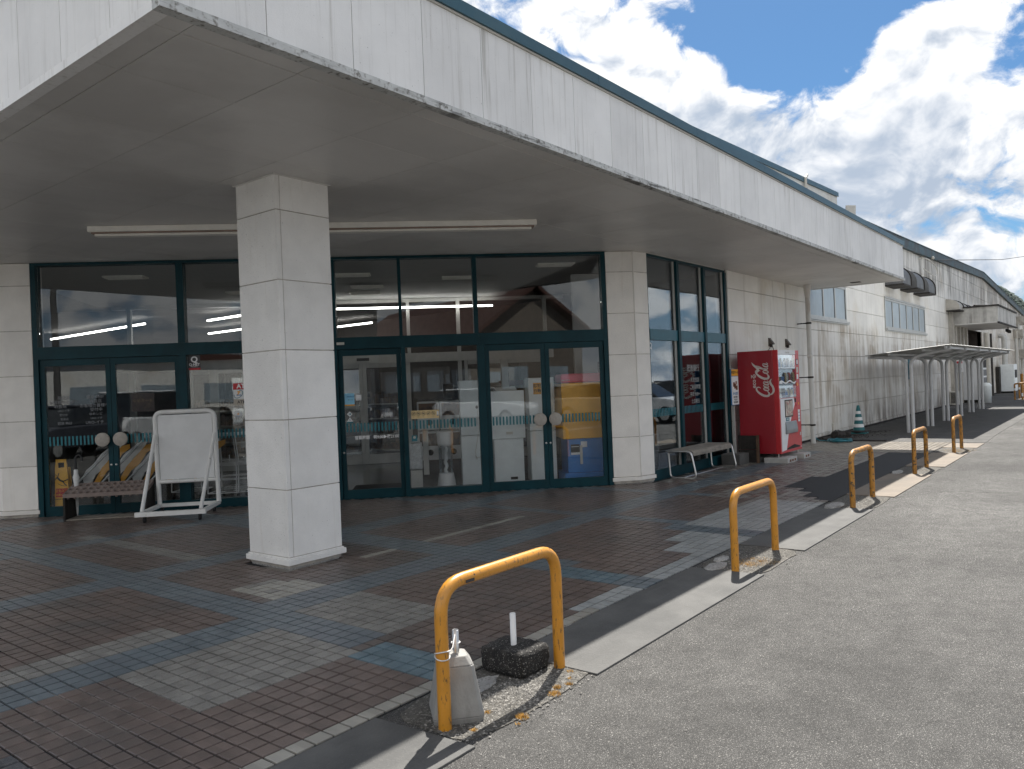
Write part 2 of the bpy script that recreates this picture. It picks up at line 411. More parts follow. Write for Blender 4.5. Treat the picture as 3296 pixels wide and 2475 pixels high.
def asphalt():
    m = bpy.data.materials.new('coarse_grey_asphalt'); m.use_nodes = True
    t = m.node_tree; t.nodes.clear()
    out = N(t, 'ShaderNodeOutputMaterial'); b = N(t, 'ShaderNodeBsdfPrincipled'); L(t, b.outputs[0], out.inputs[0])
    geo = N(t, 'ShaderNodeNewGeometry'); pos = geo.outputs['Position']
    nz0 = N(t, 'ShaderNodeTexNoise'); nz0.inputs['Scale'].default_value = 60; nz0.inputs['Detail'].default_value = 2; L(t, pos, nz0.inputs['Vector'])
    wob = vmth(t, 'ADD', pos, vmth(t, 'SCALE', nz0.outputs['Color'], scale=.012))
    v = N(t, 'ShaderNodeTexVoronoi'); v.inputs['Scale'].default_value = 190; L(t, wob, v.inputs['Vector'])
    v2 = N(t, 'ShaderNodeTexVoronoi'); v2.inputs['Scale'].default_value = 110; L(t, wob, v2.inputs['Vector'])
    sx = N(t, 'ShaderNodeSeparateColor'); L(t, v.outputs['Color'], sx.inputs[0])
    sx2 = N(t, 'ShaderNodeSeparateColor'); L(t, v2.outputs['Color'], sx2.inputs[0])
    stone = ramp(t, v.outputs['Distance'], (.25, .62, 1, 0))
    c1 = mixc(t, ramp(t, sx.outputs[0], (.05, .95, 0, 1)), (.10, .098, .093), (.315, .307, .29))
    c2 = mixc(t, stone, (.07, .068, .065), c1)
    big = mth(t, 'MULTIPLY', ramp(t, sx2.outputs[1], (.90, .93, 0, 1)), ramp(t, v2.outputs['Distance'], (.3, .45, 1, 0)))
    c3 = mixc(t, big, c2, (.40, .385, .36))
    n = N(t, 'ShaderNodeTexNoise'); n.inputs['Scale'].default_value = .55; n.inputs['Detail'].default_value = 9; n.inputs['Roughness'].default_value = .62; L(t, pos, n.inputs['Vector'])
    n2 = N(t, 'ShaderNodeTexNoise'); n2.inputs['Scale'].default_value = .16; n2.inputs['Detail'].default_value = 5; L(t, pos, n2.inputs['Vector'])
    n3 = N(t, 'ShaderNodeTexNoise'); n3.inputs['Scale'].default_value = 7; n3.inputs['Detail'].default_value = 6; L(t, pos, n3.inputs['Vector'])
    sh = mth(t, 'MULTIPLY', mth(t, 'MULTIPLY', ramp(t, n.outputs['Fac'], (.32, .68, .74, 1.18)), ramp(t, n2.outputs['Fac'], (.4, .6, .86, 1.10))), ramp(t, n3.outputs['Fac'], (.3, .7, .88, 1.10)))
    ve = N(t, 'ShaderNodeTexVoronoi'); ve.feature = 'DISTANCE_TO_EDGE'; ve.inputs['Scale'].default_value = .42
    nw = N(t, 'ShaderNodeTexNoise'); nw.inputs['Scale'].default_value = 2.5; nw.inputs['Detail'].default_value = 5; L(t, pos, nw.inputs['Vector'])
    L(t, vmth(t, 'ADD', pos, vmth(t, 'SCALE', nw.outputs['Color'], scale=.5)), ve.inputs['Vector'])
    crack = mth(t, 'MULTIPLY', ramp(t, ve.outputs['Distance'], (.0, .006, 1, 0)), ramp(t, n2.outputs['Fac'], (.50, .56, 0, .55)))
    sh = mth(t, 'MULTIPLY', sh, mth(t, 'SUBTRACT', 1.0, crack))
    cm = N(t, 'ShaderNodeCombineColor'); 
    for i in range(3): L(t, sh, cm.inputs[i])
    c4 = mixc(t, 1.0, c3, cm.outputs[0], 'MULTIPLY')
    L(t, c4, b.inputs['Base Color']); b.inputs['Roughness'].default_value = .85; b.inputs['Specular IOR Level'].default_value = .35
    bp = N(t, 'ShaderNodeBump'); bp.inputs['Strength'].default_value = .9; bp.inputs['Distance'].default_value = .006
    L(t, mth(t, 'ADD', stone, mth(t, 'MULTIPLY', big, 1.5)), bp.inputs['Height']); L(t, bp.outputs[0], b.inputs['Normal'])
    return m
m_asph = asphalt()
PX, PY = 0.1023, 0.0975
def tmat(n, c, v=.16, **k):
    kw = dict(rough=.34, var=.10, vs=5, bump=.22, bs=170, cell=(PX, PY, v), rvar=.10, spec=.5)
    kw.update(k)
    return mat(n, c, **kw)
m_tbrown = tmat('brown_tile', (.135, .103, .089), .16, col2=(.098, .085, .078), c2s=1.1, c2r=(.45, .68))
m_tblue = tmat('slate_blue_tile', (.125, .150, .165), .12, col2=(.13, .145, .16), c2s=1.1)
m_tgray = tmat('grey_beige_tile', (.225, .215, .195), .14, spots=(.09, .085, .08), sps=150, spr=(.56, .62), bump=.4)
m_tlight = tmat('light_grey_tile', (.30, .31, .305), .10)
m_tteal = tmat('blue_teal_tile', (.11, .16, .185), .14)
m_tcream = tmat('cream_tile', (.30, .285, .25), .12)
m_tpink = tmat('pale_pinkish_tile', (.215, .19, .158), .06, bump=.1)
m_tdark = tmat('dark_worn_tile', (.06, .062, .066), .3, spots=(.16, .15, .14), sps=90, spr=(.55, .62), bump=.5)
TM = [m_tbrown, m_tblue, m_tgray, m_tlight, m_tteal, m_tcream, m_tpink, m_tdark]
m_red = mat('red_vending_paint', (.31, .010, .020), .4, var=.05, vs=3, coat=.3)
m_redfront = mat('red_front_panel', (.50, .022, .03), .3, var=.04)
m_paper = mat('white_print', (.72, .73, .74), .5, var=.03)
m_print = mat('dark_print', (.03, .03, .035), .6)
m_whitetxt = mat('white_lettering', (.80, .80, .80), .5, var=.02)
m_amber = mat('amber_print', (.75, .36, .04), .5, var=.05)
m_redprint = mat('red_print', (.48, .02, .03), .5)
m_blueprint = mat('blue_print', (.03, .17, .38), .5)
m_wood = mat('weathered_grey_wood', (.24, .215, .18), .7, var=.2, vs=10, streak=(.11, .10, .09), st=(3, 25, 25), str_=(.45, .7), st_amt=.7, bump=.2, bs=50)
m_darkwood = mat('black_stained_wood', (.020, .017, .015), .8, var=.3, vs=10, bump=.4, bs=50, streak=(.06, .045, .035), st=(20, 20, 1.5), str_=(.5, .7))
m_brownwood = mat('brown_wood_edge', (.11, .065, .04), .8, var=.2, vs=10)
m_stand = mat('brown_plastic_tray', (.21, .165, .145), .45, var=.1, vs=12)
m_hood = mat('grey_duct_hood', (.14, .145, .15), .6, var=.2, vs=3, streak=(.05, .045, .04), st=(6, 6, 1.5), str_=(.45, .7), st_amt=.7)
m_hoodw = mat('pale_duct_hood', (.42, .40, .36), .6, var=.15, vs=3, streak=(.12, .1, .08), st=(6, 6, 1.5), str_=(.5, .75), st_amt=.7)
m_rim = mat('sooty_hood_rim', (.028, .025, .022), .8, var=.4, vs=6)
m_post = mat('grey_white_post', (.52, .53, .54), .45, var=.06, vs=6)
m_corr = mat('corrugated_sheet', (.52, .52, .50), .45, metal=.2, var=.15, vs=4)
m_under = mat('shelter_underside', (.20, .20, .20), .6, var=.15)
m_cone = mat('green_cone', (.012, .13, .145), .5, var=.1)
m_hose = mat('blue_green_hose', (.02, .17, .21), .5, var=.2, vs=20)
m_hill = mat('forest_hillside', (.032, .055, .044), .9, var=.5, vs=.06, bump=1, bs=.3, detail=10)
m_gravel = mat('gravel_stone', (.15, .143, .13), .85, var=.45, vs=60)
m_dirt = mat('gravel_bed', (.085, .08, .07), .95, var=.35, vs=30, bump=1, bs=120, spots=(.22, .21, .19), sps=90, spr=(.56, .62))
m_weed = mat('dry_weed', (.42, .24, .05), .8, var=.3, vs=30)
m_moss = mat('moss_crust', (.18, .13, .03), .9, var=.3, vs=60, bump=1)
m_lampoff = mat('unlit_lamp_housing', (.86, .84, .78), .5, var=.05)
m_lamp = mat('lit_strip_lamp', (.9, .9, .9), .5, emit=(1, .98, .93, 2.2))
m_screen = mat('lit_display', (.6, .65, .7), .4, emit=(.85, .93, 1.0, .8))
m_floorin = mat('polished_inner_floor', (.15, .148, .142), .22, var=.1, vs=2, spec=.5)
m_mat = mat('black_floor_mat', (.008, .008, .009), .9)
m_ceilin = mat('inner_ceiling', (.50, .50, .49), .8, var=.03)
m_cabwhite = mat('pale_machine_enamel', (.80, .85, .86), .4, var=.04)
m_cabyel = mat('yellow_machine_enamel', (.85, .42, .03), .35, var=.05)
m_cabblue = mat('blue_machine_enamel', (.03, .20, .56), .35, var=.08)
m_pink = mat('pink_machine_top', (.70, .12, .18), .4, var=.06)
m_yelsign = mat('yellow_plastic', (.78, .42, .05), .4, var=.06)
m_clear = glassmat('clear_plastic', tint=(.9, .92, .93), base=.04, k=.8)
m_rubble = mat('sooty_rubble', (.035, .03, .027), .95, var=.5, vs=12, bump=1.0, bs=40)
m_wire = mat('black_wire', (.02, .02, .02), .6)
m_shelf = mat('stocked_shelf', (.10, .07, .06), .7, var=.5, vs=9, col2=(.2, .12, .07), c2s=7, c2r=(.5, .56))
m_nylon = mat('white_nylon', (.62, .63, .62), .5, var=.08, vs=30)

def smooth_poly(pts, r, seg=5, z=None):
    out = []
    n = len(pts)
    for i, p in enumerate(pts):
        p = Vector(p)
        if i in (0, n - 1): out.append(p); continue
        a = Vector(pts[i - 1]); b = Vector(pts[i + 1])
        u = (a - p).normalized(); w = (b - p).normalized()
        p0 = p + u * r; p1 = p + w * r
        for k in range(seg + 1):
            t = k / seg
            out.append((1 - t) ** 2 * p0 + 2 * t * (1 - t) * p + t * t * p1)
    return out

def text_mesh(name, body, size, matrix, material, parent, align='CENTER', depth=0.0006, xscale=1.0, bold=0.0, shear=0.0):
    cu = bpy.data.curves.new(name, 'FONT'); cu.body = body; cu.size = size
    cu.align_x = align; cu.align_y = 'CENTER'; cu.extrude = depth; cu.offset = bold; cu.shear = shear
    cu.resolution_u = 3
    tmp = bpy.data.objects.new(name, cu); COL.objects.link(tmp)
    bpy.context.view_layer.update()
    dg = bpy.context.evaluated_depsgraph_get()
    me = bpy.data.meshes.new_from_object(tmp.evaluated_get(dg))
    bpy.data.objects.remove(tmp); bpy.data.curves.remove(cu)
    me.name = name
    me.transform(matrix @ Matrix.Diagonal((xscale, 1, 1, 1)))
    me.materials.clear(); me.materials.append(material)
    o = bpy.data.objects.new(name, me); COL.objects.link(o)
    if parent is not None:
        if parent.type == 'EMPTY': att(o, parent)
        else: o.parent = parent
    return o
def TMX(origin, xdir, ydir=(0, 0, 1)):
    x = Vector(xdir).normalized(); y = Vector(ydir).normalized(); z = x.cross(y)
    m = Matrix.Identity(4)
    for i in range(3):
        m[i][0] = x[i]; m[i][1] = y[i]; m[i][2] = z[i]; m[i][3] = origin[i]
    return m
FX = (0.70710678, -0.70710678, 0)
def ftext(body, size, s, z, material, parent, d=-0.012, name='lettering', **k):
    return text_mesh(name, body, size, TMX(FP(s, d, z), FX), material, parent, **k)

def put(mb, name, mats, parent=None, bevel=0, label=None, kind=None):
    o = mb.build(name, mats, None, bevel)
    if parent is not None:
        if parent.type == 'EMPTY': att(o, parent)
        else: o.parent = parent
    if label: o['label'] = label
    if kind: o['kind'] = kind
    return o

# ================================================================== SETTING
g = MB(); g.add([(-400, -400, 0), (900, -400, 0), (900, 500, 0), (-400, 500, 0)], [(0, 1, 2, 3)])
tag(g.build('asphalt_ground', m_asph), kind='structure')

# tiled pavement -------------------------------------------------------
YT0, YT1 = 2.83, 2.925
pav = MB()
pav.prism([(-2.5, YT0), (18.25, YT0), (18.25, 5.66), (10.6, 5.66), (10.35, 5.75), (3.6, 12.5), (-2.5, 12.5)], -0.02, 0.004)
pave = tag(pav.build('tiled_pavement', m_grout), kind='structure')

patch_poly = [(9.63, 2.80), (9.63, 3.02), (9.9, 3.02), (9.9, 3.22), (10.3, 3.22), (10.3, 3.40), (10.62, 3.40), (10.62, 3.70),
              (11.85, 3.70), (11.85, 3.51), (13.1, 3.51), (15.78, 3.51), (15.78, 2.80)]
def inside(x, y, poly):
    c = False; n = len(poly)
    for i in range(n):
        x1, y1 = poly[i]; x2, y2 = poly[(i + 1) % n]
        if (y1 > y) != (y2 > y) and x < (x2 - x1) * (y - y1) / (y2 - y1) + x1: c = not c
    return c
def fam(x, y, rnd):
    if x > 15.8: return 6
    if x < .9 and 3.9 < y < 5.3 or (x < 1.25 and 3.2 < y < 3.95): return 7 if rnd < .75 else 1
    if x > 9.5 and y < 4.3: return (6 if rnd < .1 else 3) if y < 3.3 and x > 16 else (2 if rnd < .6 else 0)
    if y < YT1 and x < 4.5: return 5
    if 2.93 < x < 3.27 and 2.93 < y < 3.66: return 4
    if 5.05 < x < 5.40 and y < 3.75: return 4 if y > 3.1 else 1
    if 7.2 < x < 7.55 and y < 3.85: return 1
    if y < 3.04 and x > 4.4: return 3
    if x > 7.55 and y < 3.75: return 3 if x < 8.6 or y < 3.6 else 2
    if x > 6.7 and y < 3.5: return 3
    if x > 6.3 and y < 3.3: return 3 if rnd < .8 else 0
    for lo, hi in ((3.0, 3.37), (5.2, 5.55), (7.50, 7.72), (9.5, 9.7), (11.7, 11.9), (13.9, 14.1), (.8, 1.1)):
        if lo < x < hi and not (y < 3.7): return 1
    if x < 2.98:
        if 4.46 < y < 4.86: return 1
        if 4.86 < y < 5.14 and x < 2.66: return 2
    elif 4.66 < y < 5.04: return 1
    for lo, hi in ((6.67, 6.99), (8.88, 9.18), (10.95, 11.25)):
        if lo < y < hi: return 1
    if 2.04 < x < 3.0 and 3.63 < y < 4.46: return 2
    if 3.37 < x < 3.97 and 3.68 < y < 4.66: return 2
    if 3.42 < x < 3.98 and 5.1 < y < 5.62 and (x + (y - 5.1) * .4) < 4.02: return 5 if rnd < .8 else 2
    if 3.83 < x < 4.0 and 7.0 < y < 9.5: return 2
    if 5.56 < y < 5.64 and 4.8 < x < 7.2: return 5
    if x > 10.5 and rnd < .5: return 2
    return 0
tiles = []
ny = int((12.4 - YT0) / PY); nx = int((18.25 + 2.4) / PX)
for i in range(nx):
    x0 = -2.4 + i * PX; xc = x0 + PX / 2
    for j in range(ny):
        y0 = YT0 + .003 + j * PY; yc = y0 + PY / 2
        if xc > 10.4 and yc > 5.60: continue
        if xc <= 10.4 and xc + yc > 16.0: continue
        if xc < -.6 + (yc - 3) * .12: continue
        if 4.08 < xc < 4.70 and 5.80 < yc < 6.42: continue
        if inside(xc, yc, patch_poly): continue
        if x0 > 15.7 and i % 1 == 0: pass
        tiles.append((x0, y0, xc, yc, fam(xc, yc, random.random())))
def in_view(x, y):
    v = Vector((x, y, 0)) - Vector((0, 0, 1.55)); dz = v.dot(fw)
    if dz <= 0: return False
    u = 1648 + fpx * v.dot(rr) / dz; w = 1237.5 - fpx * v.dot(uu) / dz
    return -20 < u < 3316 and w < 2500
near = sorted([t for t in tiles if in_view(t[2], t[3])], key=lambda t: t[2] ** 2 + t[3] ** 2)[:290]
nearset = set((t[0], t[1]) for t in near)
GAP = 0.0055
shared = {}
for t in near:
    k = t[4]
    if k not in shared:
        b = MB(); w, h = PX - 2 * GAP, PY - 2 * GAP; e = .003
        b.add([(0, 0, 0), (w, 0, 0), (w, h, 0), (0, h, 0), (0, 0, .0075), (w, 0, .0075), (w, h, .0075), (0, h, .0075),
               (e, e, .010), (w - e, e, .010), (w - e, h - e, .010), (e, h - e, .010)],
              [(8, 9, 10, 11), (0, 1, 5, 4), (1, 2, 6, 5), (2, 3, 7, 6), (3, 0, 4, 7), (4, 5, 9, 8), (5, 6, 10, 9), (6, 7, 11, 10), (7, 4, 8, 11)])
        me = bpy.data.meshes.new('tile'); me.from_pydata(b.v, [], b.f); me.materials.append(TM[k]); me.update()
        shared[k] = me
    o = bpy.data.objects.new('tile', shared[k]); COL.objects.link(o); o.parent = pave
    o.location = (t[0] + GAP, t[1] + GAP, .003 + random.uniform(-.0008, .0008))
    o.rotation_euler = (random.gauss(0, .004), random.gauss(0, .004), random.gauss(0, .006))
f = MB()
for t in tiles:
    if (t[0], t[1]) in nearset: continue
    x0, y0 = t[0] + GAP, t[1] + GAP; x1, y1 = t[0] + PX - GAP, t[1] + PY - GAP
    z = .0125 + random.uniform(-.0012, .0012)
    a, b_ = random.gauss(0, .0005), random.gauss(0, .0005)
    f.add([(x0, y0, .003), (x1, y0, .003), (x1, y1, .003), (x0, y1, .003), (x0, y0, z + a), (x1, y0, z + b_), (x1, y1, z - a), (x0, y1, z - b_)],
          [(4, 5, 6, 7), (0, 1, 5, 4), (1, 2, 6, 5), (2, 3, 7, 6), (3, 0, 4, 7)], mi=t[4])
put(f, 'tile_field', TM, pave, kind='stuff')
pt = MB(); pt.prism(patch_poly, 0.005, 0.013)
tag(pt.build('asphalt_patch', m_patch), kind='structure')
pt = MB(); pt.prism([(18.25, 2.24), (20.5, 2.3), (34, 2.3), (34, 5.62), (18.25, 5.62)], 0.001, 0.006)
tag(pt.build('asphalt_apron', mat('dusty_dark_asphalt', (.055, .053, .05), .85, var=.3, vs=3, bump=.5, bs=200, spots=(.13, .12, .11), sps=160, spr=(.58, .66))), kind='structure')

# concrete strip with gaps at each barrier ------------------------------
def strip(x0, x1, m, wob=.0):
    b = MB(); n = 8
    pts = [(x0 + wob * .06, 2.236), (x1 + .02, 2.236), (x1 - .02, 2.825), (x0 - wob * .05, 2.825)]
    b.prism(pts, -.01, .011)
    tag(b.build('concrete_strip', m, bevel=.003), kind='structure')
XB = [2.54, 5.90, 9.31, 12.66, 16.05]
strip(-3.0, 2.46, m_conc); strip(3.46, 5.87, m_conc); strip(6.86, 9.22, m_conc)
strip(10.26, 12.58, m_conctan); strip(13.66, 15.95, m_conctan); strip(17.02, 18.05, m_conctan)
for i, x in enumerate(XB):
    b = MB(); a = []
    for k in range(26):
        th = 2 * PI * k / 26
        a.append((x + .46 + .52 * math.copysign(abs(math.cos(th)) ** .45, math.cos(th)) * random.uniform(.96, 1.03),
                  2.53 + .285 * math.copysign(abs(math.sin(th)) ** .45, math.sin(th)) * random.uniform(.93, 1.03)))
    b.prism(a, -.01, .0035 + (.002 if i < 3 else .004))
    tag(b.build('gravel_bed', m_dirt), kind='structure')
# loose stones, moss crusts, broken concrete and weeds in the near pits
gs = MB()
def stone(b, x, y, z, r, mi=None):
    n = []
    for (dx, dy, dz) in ((1, 0, 0), (0, 1, 0), (-1, 0, 0), (0, -1, 0), (0, 0, 1), (0, 0, -.6)):
        q = r * random.uniform(.65, 1.2)
        a = random.uniform(-.3, .3)
        n.append((x + dx * q + a * r, y + dy * q - a * r, z + dz * q * .6))
    b.add(n, [(0, 1, 4), (1, 2, 4), (2, 3, 4), (3, 0, 4), (1, 0, 5), (2, 1, 5), (3, 2, 5), (0, 3, 5)], mi)
for k in range(5200):
    bi = random.choice((0, 0, 0, 0, 1, 1, 2, 3))
    x = XB[bi] + random.gauss(.47, .26); y = random.gauss(2.45, .10)
    if not (XB[bi] - .06 < x < XB[bi] + 1.0 and 2.12 < y < 2.8): continue
    stone(gs, x, y, .006, abs(random.gauss(.0042, .0022)) + .0015, random.choice((0, 0, 0, 1)))
for k in range(900):
    x = random.uniform(1.5, 8); y = random.uniform(1.2, 2.2)
    stone(gs, x, y, .003, random.uniform(.002, .005), random.choice((0, 1)))
tag(gs.build('gravel', [m_gravel, mat('pale_gravel', (.30, .285, .26), .85, var=.2, vs=50)]), 'loose grey and pale gravel in the pits round the barrier feet', 'gravel', kind='stuff')
wd = MB()
def tuft(x, y, n, r, h):
    for k in range(n):
        a = random.uniform(0, 2 * PI); rr_ = random.uniform(0, r); bx, by = x + rr_ * math.cos(a), y + rr_ * math.sin(a)
        l = random.uniform(.4, 1) * h; c = random.uniform(0, 2 * PI); w = .0018
        tx, ty = bx + math.cos(c) * l * .8, by + math.sin(c) * l * .8
        wd.add([(bx - w, by, .004), (bx + w, by, .004), (tx, ty, .004 + l)], [(0, 1, 2)])
for (x, y, n, r, h) in ((3.13, 2.28, 260, .035, .018), (3.20, 2.31, 160, .02, .02), (3.27, 2.285, 130, .02, .015), (3.34, 2.33, 60, .02, .012), (2.83, 2.25, 260, .035, .018), (2.76, 2.22, 40, .012, .012),
                        (2.78, 2.42, 120, .022, .012), (2.60, 2.35, 100, .02, .012), (3.42, 2.38, 80, .02, .012),
                        (6.3, 2.42, 700, .16, .02), (6.15, 2.47, 400, .10, .02), (16.5, 2.45, 900, .3, .03), (16.2, 2.42, 500, .2, .03), (13.1, 2.45, 300, .2, .015)):
    tuft(x, y, n, r, h)
tag(wd.build('dry_weeds', m_weed), 'small dry yellow weeds sprouting along the gravel edge', 'weeds', kind='stuff')
def lump(name, x, y, sx, sy, h, material, label, cat, par=None, seed=1):
    r_ = random.Random(seed); b = MB(); n = 14; rings = []
    for (q, z) in ((1.0, 0), (1.02, h * .5), (.86, h * .9), (.45, h)):
        rings.append([(x + sx * q * math.cos(2 * PI * k / n) * r_.uniform(.85, 1.12), y + sy * q * math.sin(2 * PI * k / n) * r_.uniform(.85, 1.12), z + r_.uniform(-.1, .1) * h * (z > 0)) for k in range(n)])
    vs = [v for rg in rings for v in rg] + [(x, y, h)]
    fs = [(i * n + k, i * n + (k + 1) % n, (i + 1) * n + (k + 1) % n, (i + 1) * n + k) for i in range(3) for k in range(n)]
    fs += [(3 * n + k, 3 * n + (k + 1) % n, 4 * n) for k in range(n)]
    b.add(vs, fs)
    o = b.build(name, material); tag(o, label, cat); return o
lump('broken_mortar', 5.96, 2.66, .15, .07, .025, m_concrough, 'pale broken concrete lump left of the second barrier from the front', 'concrete', seed=3)
lump('broken_mortar', 6.23, 2.73, .11, .05, .022, m_concrough, 'pale broken concrete lump inside the second barrier from the front', 'concrete', seed=5)
lump('broken_mortar', 9.30, 2.68, .24, .09, .03, m_concrough, 'rough pale mortar lump behind the third barrier from the front', 'concrete', seed=6)
lump('broken_mortar', 12.72, 2.72, .25, .07, .03, m_concrough, 'rough pale mortar lump behind the fourth barrier from the front', 'concrete', seed=8)
lump('broken_mortar', 2.93, 2.67, .22, .075, .02, m_concrough, 'flat mortar remnant between the grey concrete foot and the black block', 'concrete', seed=9)

# hill -----------------------------------------------------------------
hb = MB(); nn = 60; mm = 26
hv = []
for i in range(nn + 1):
    for j in range(mm + 1):
        Y = -120 + i * 7.5; X = 420 + j * 14
        ridge = max(6, -10 + 68 * (1 / (1 + math.exp(-(Y - 40) / 10))))
        q = math.sin(PI * min(1, j / mm * 1.0)) ** .8
        hv.append((X, Y, ridge * q + random.uniform(0, 4.5) * q - 1 + 1.55 * q))
hf = [(i * (mm + 1) + j, i * (mm + 1) + j + 1, (i + 1) * (mm + 1) + j + 1, (i + 1) * (mm + 1) + j) for i in range(nn) for j in range(mm)]
hb.add(hv, hf); tag(hb.build('hill', m_hill), kind='structure')
tc_ = MB()
for k in range(14000):
    Y = random.uniform(-60, 200); X = random.uniform(430, 600)
    j = (X - 420) / 14; q = math.sin(PI * min(1, j / mm)) ** .8
    ridge = max(6, -10 + 68 * (1 / (1 + math.exp(-(Y - 40) / 10))))
    z = ridge * q + 1; r_ = random.uniform(.9, 2.1)
    stone(tc_, X, Y, z + r_ * .4, r_)
tag(tc_.build('hillside_trees', m_hill), 'dark green woodland covering the distant hill', 'woodland', kind='stuff')

# ================================================================== BUILDING
bld = empty('supermarket_building', 'long pale supermarket building with deep entrance canopy and teal roof trim', 'building', (10, 6, 0))
WY = 5.66
def roof_top(x):
    P = [(-5, 5.0), (24.6, 5.80), (36.75, 6.16), (47, 6.46), (69, 5.38), (90, 4.4)]
    for (a, za), (b, zb) in zip(P, P[1:]):
        if x <= b: return za + (zb - za) * (x - a) / (b - a)
    return P[-1][1]
# backing walls / core so that no light leaks
core = MB()
XE = 70
prof = [(13.62, 0)] + [(XE, 0)] + [(XE, roof_top(XE) - .2), (47, 6.26), (36.75, 5.96), (13.62, roof_top(13.62) - .2)]
# recess hole between X 40.8 and 46.3 below z 3.3 : split backing in three
def back(x0, x1, z0):
    xs = [x0] + [x for x in (24.6, 36.75, 47) if x0 < x < x1] + [x1]
    poly = [(x0, z0), (x1, z0)] + [(x, roof_top(x) - .2) for x in reversed(xs)]
    core.prism_y(poly, WY + .012, WY + .2)
back(13.62, 40.8, -.05); back(46.3, XE, -.05); back(40.8, 46.3, 3.32)
core.box(40.7, 6.6, -.05, 46.4, 6.8, 3.4)
put(core, 'wall_backing', m_joint, bld)
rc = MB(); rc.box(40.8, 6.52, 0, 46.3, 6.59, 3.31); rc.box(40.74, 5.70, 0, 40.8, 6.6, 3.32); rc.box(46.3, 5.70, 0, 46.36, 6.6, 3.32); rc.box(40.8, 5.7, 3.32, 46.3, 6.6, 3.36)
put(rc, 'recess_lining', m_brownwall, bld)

# wall panels ----------------------------------------------------------
rows = [.13, .735, 1.35, 1.96, 2.57, 3.18, 3.79, 4.40, 5.01, 5.62, 6.3]
cols = [13.64, 15.17, 17.26, 19.35, 21.44, 23.5, 25.58, 27.62, 29.66, 31.7, 33.76, 35.82, 37.9, 40.0, 42.06, 44.12, 46.2, 48.3, 50.4, 52.5, 54.6, 56.7, 58.8, 60.9, 63.0, 65.1, 67.2, 69.2]
WINS = [(18.2, 21.42, 2.86, 3.76), (25.58, 31.72, 2.84, 3.76)]
holes = WINS + [(40.8, 46.3, 0, 3.32)]
def sub(rect, hole):
    x0, x1, z0, z1 = rect; a0, a1, b0, b1 = hole
    if a1 <= x0 or a0 >= x1 or b1 <= z0 or b0 >= z1: return [rect]
    out = []
    if a0 > x0: out.append((x0, a0, z0, z1))
    if a1 < x1: out.append((a1, x1, z0, z1))
    xa, xb = max(x0, a0), min(x1, a1)
    if b0 > z0: out.append((xa, xb, z0, b0))
    if b1 < z1: out.append((xa, xb, b1, z1))
    return out
G = .005
for r in range(len(rows) - 1):
    for c in range(len(cols) - 1):
        x0, x1, z0, z1 = cols[c] + .0022, cols[c + 1] - .0022, rows[r] + .006, rows[r + 1] - .006
        cap = min(roof_top(x0), roof_top(x1)) - .30
        if cap - z0 < .04: continue
        rects = [(x0, x1, z0, z1)]
        for h in holes: rects = [q for rc_ in rects for q in sub(rc_, h)]
        if not rects: continue
        b = MB(); dy = random.uniform(-.0012, .0012)
        for (a0, a1, b0, b1) in rects:
            if a1 - a0 < .02 or b1 - b0 < .02: continue
            t0, t1 = roof_top(a0) - .30, roof_top(a1) - .30
            b.prism_y([(a0, b0), (a1, b0), (a1, min(b1, max(t1, b0 + .01))), (a0, min(b1, max(t0, b0 + .01)))], WY - .014 + dy, WY + .014)
        stained = (cols[c] > 21 and cols[c] < 36 and rows[r] < 1.9) or (cols[c] > 30 and rows[r] > 4.3) or (46 < cols[c] < 50 and rows[r] < 1)
        put(b, 'wall_panel', m_wall, bld)
b = MB(); b.box(13.62, WY - .028, .06, 40.8, WY + .01, .128); b.box(46.3, WY - .028, .06, XE, WY + .01, .128)
put(b, 'base_trim', m_wall, bld)
b = MB(); b.box(13.62, WY + .001, -.02, 40.8, WY + .05, .06); b.box(46.3, WY + .001, -.02, XE, WY + .05, .06)
put(b, 'plinth', m_rubble, bld)
# roof trim in lengths
xs = [13.62 + 2.72 * k for k in range(13)] + [47.0] + [47 + 2.3 * k for k in range(1, 10)] + [69.3]
for k in range(len(xs) - 1):
    a, c = xs[k], xs[k + 1]
    b = MB(); za, zc = roof_top(a), roof_top(c)
    q = .004
    b.prism_y([(a + q, za - .32), (c - q, zc - .32), (c - q, zc - .0), (a + q, za - .0)], WY - .12, WY - .08)
    b.prism_y([(a + q, za - .02), (c - q, zc - .02), (c - q, zc + .012), (a + q, za + .012)], WY - .14, WY + .25)
    b.prism_y([(a + q, za - .335), (c - q, zc - .335), (c - q, zc - .30), (a + q, za - .30)], WY - .135, WY - .02)
    put(b, 'roof_trim', m_trimold if a > 17 else m_trim, bld)
# roof sheet over everything
b = MB()
for (a, c) in ((10.3, 24.6), (24.6, 36.75), (36.75, 47), (47, XE)):
    b.add([(a, WY + .1, roof_top(a) - .05), (c, WY + .1, roof_top(c) - .05), (c, 40, roof_top(c) - .05), (a, 40, roof_top(a) - .05)], [(0, 1, 2, 3)])
b.add([(3.9, 12.2, 5.2), (10.3, 5.8, 5.2), (10.3, 40, 5.2), (3.9, 40, 5.2)], [(0, 1, 2, 3)])
b.box(XE, WY + .02, 0, XE + .2, 40, 5.3)
b.box(-2, 39.9, 0, XE, 40.1, 5.2)
b.box(3.98, 12.3, 0, 4.1, 40, 5.3)
put(b, 'roof_sheet', m_joint, bld)
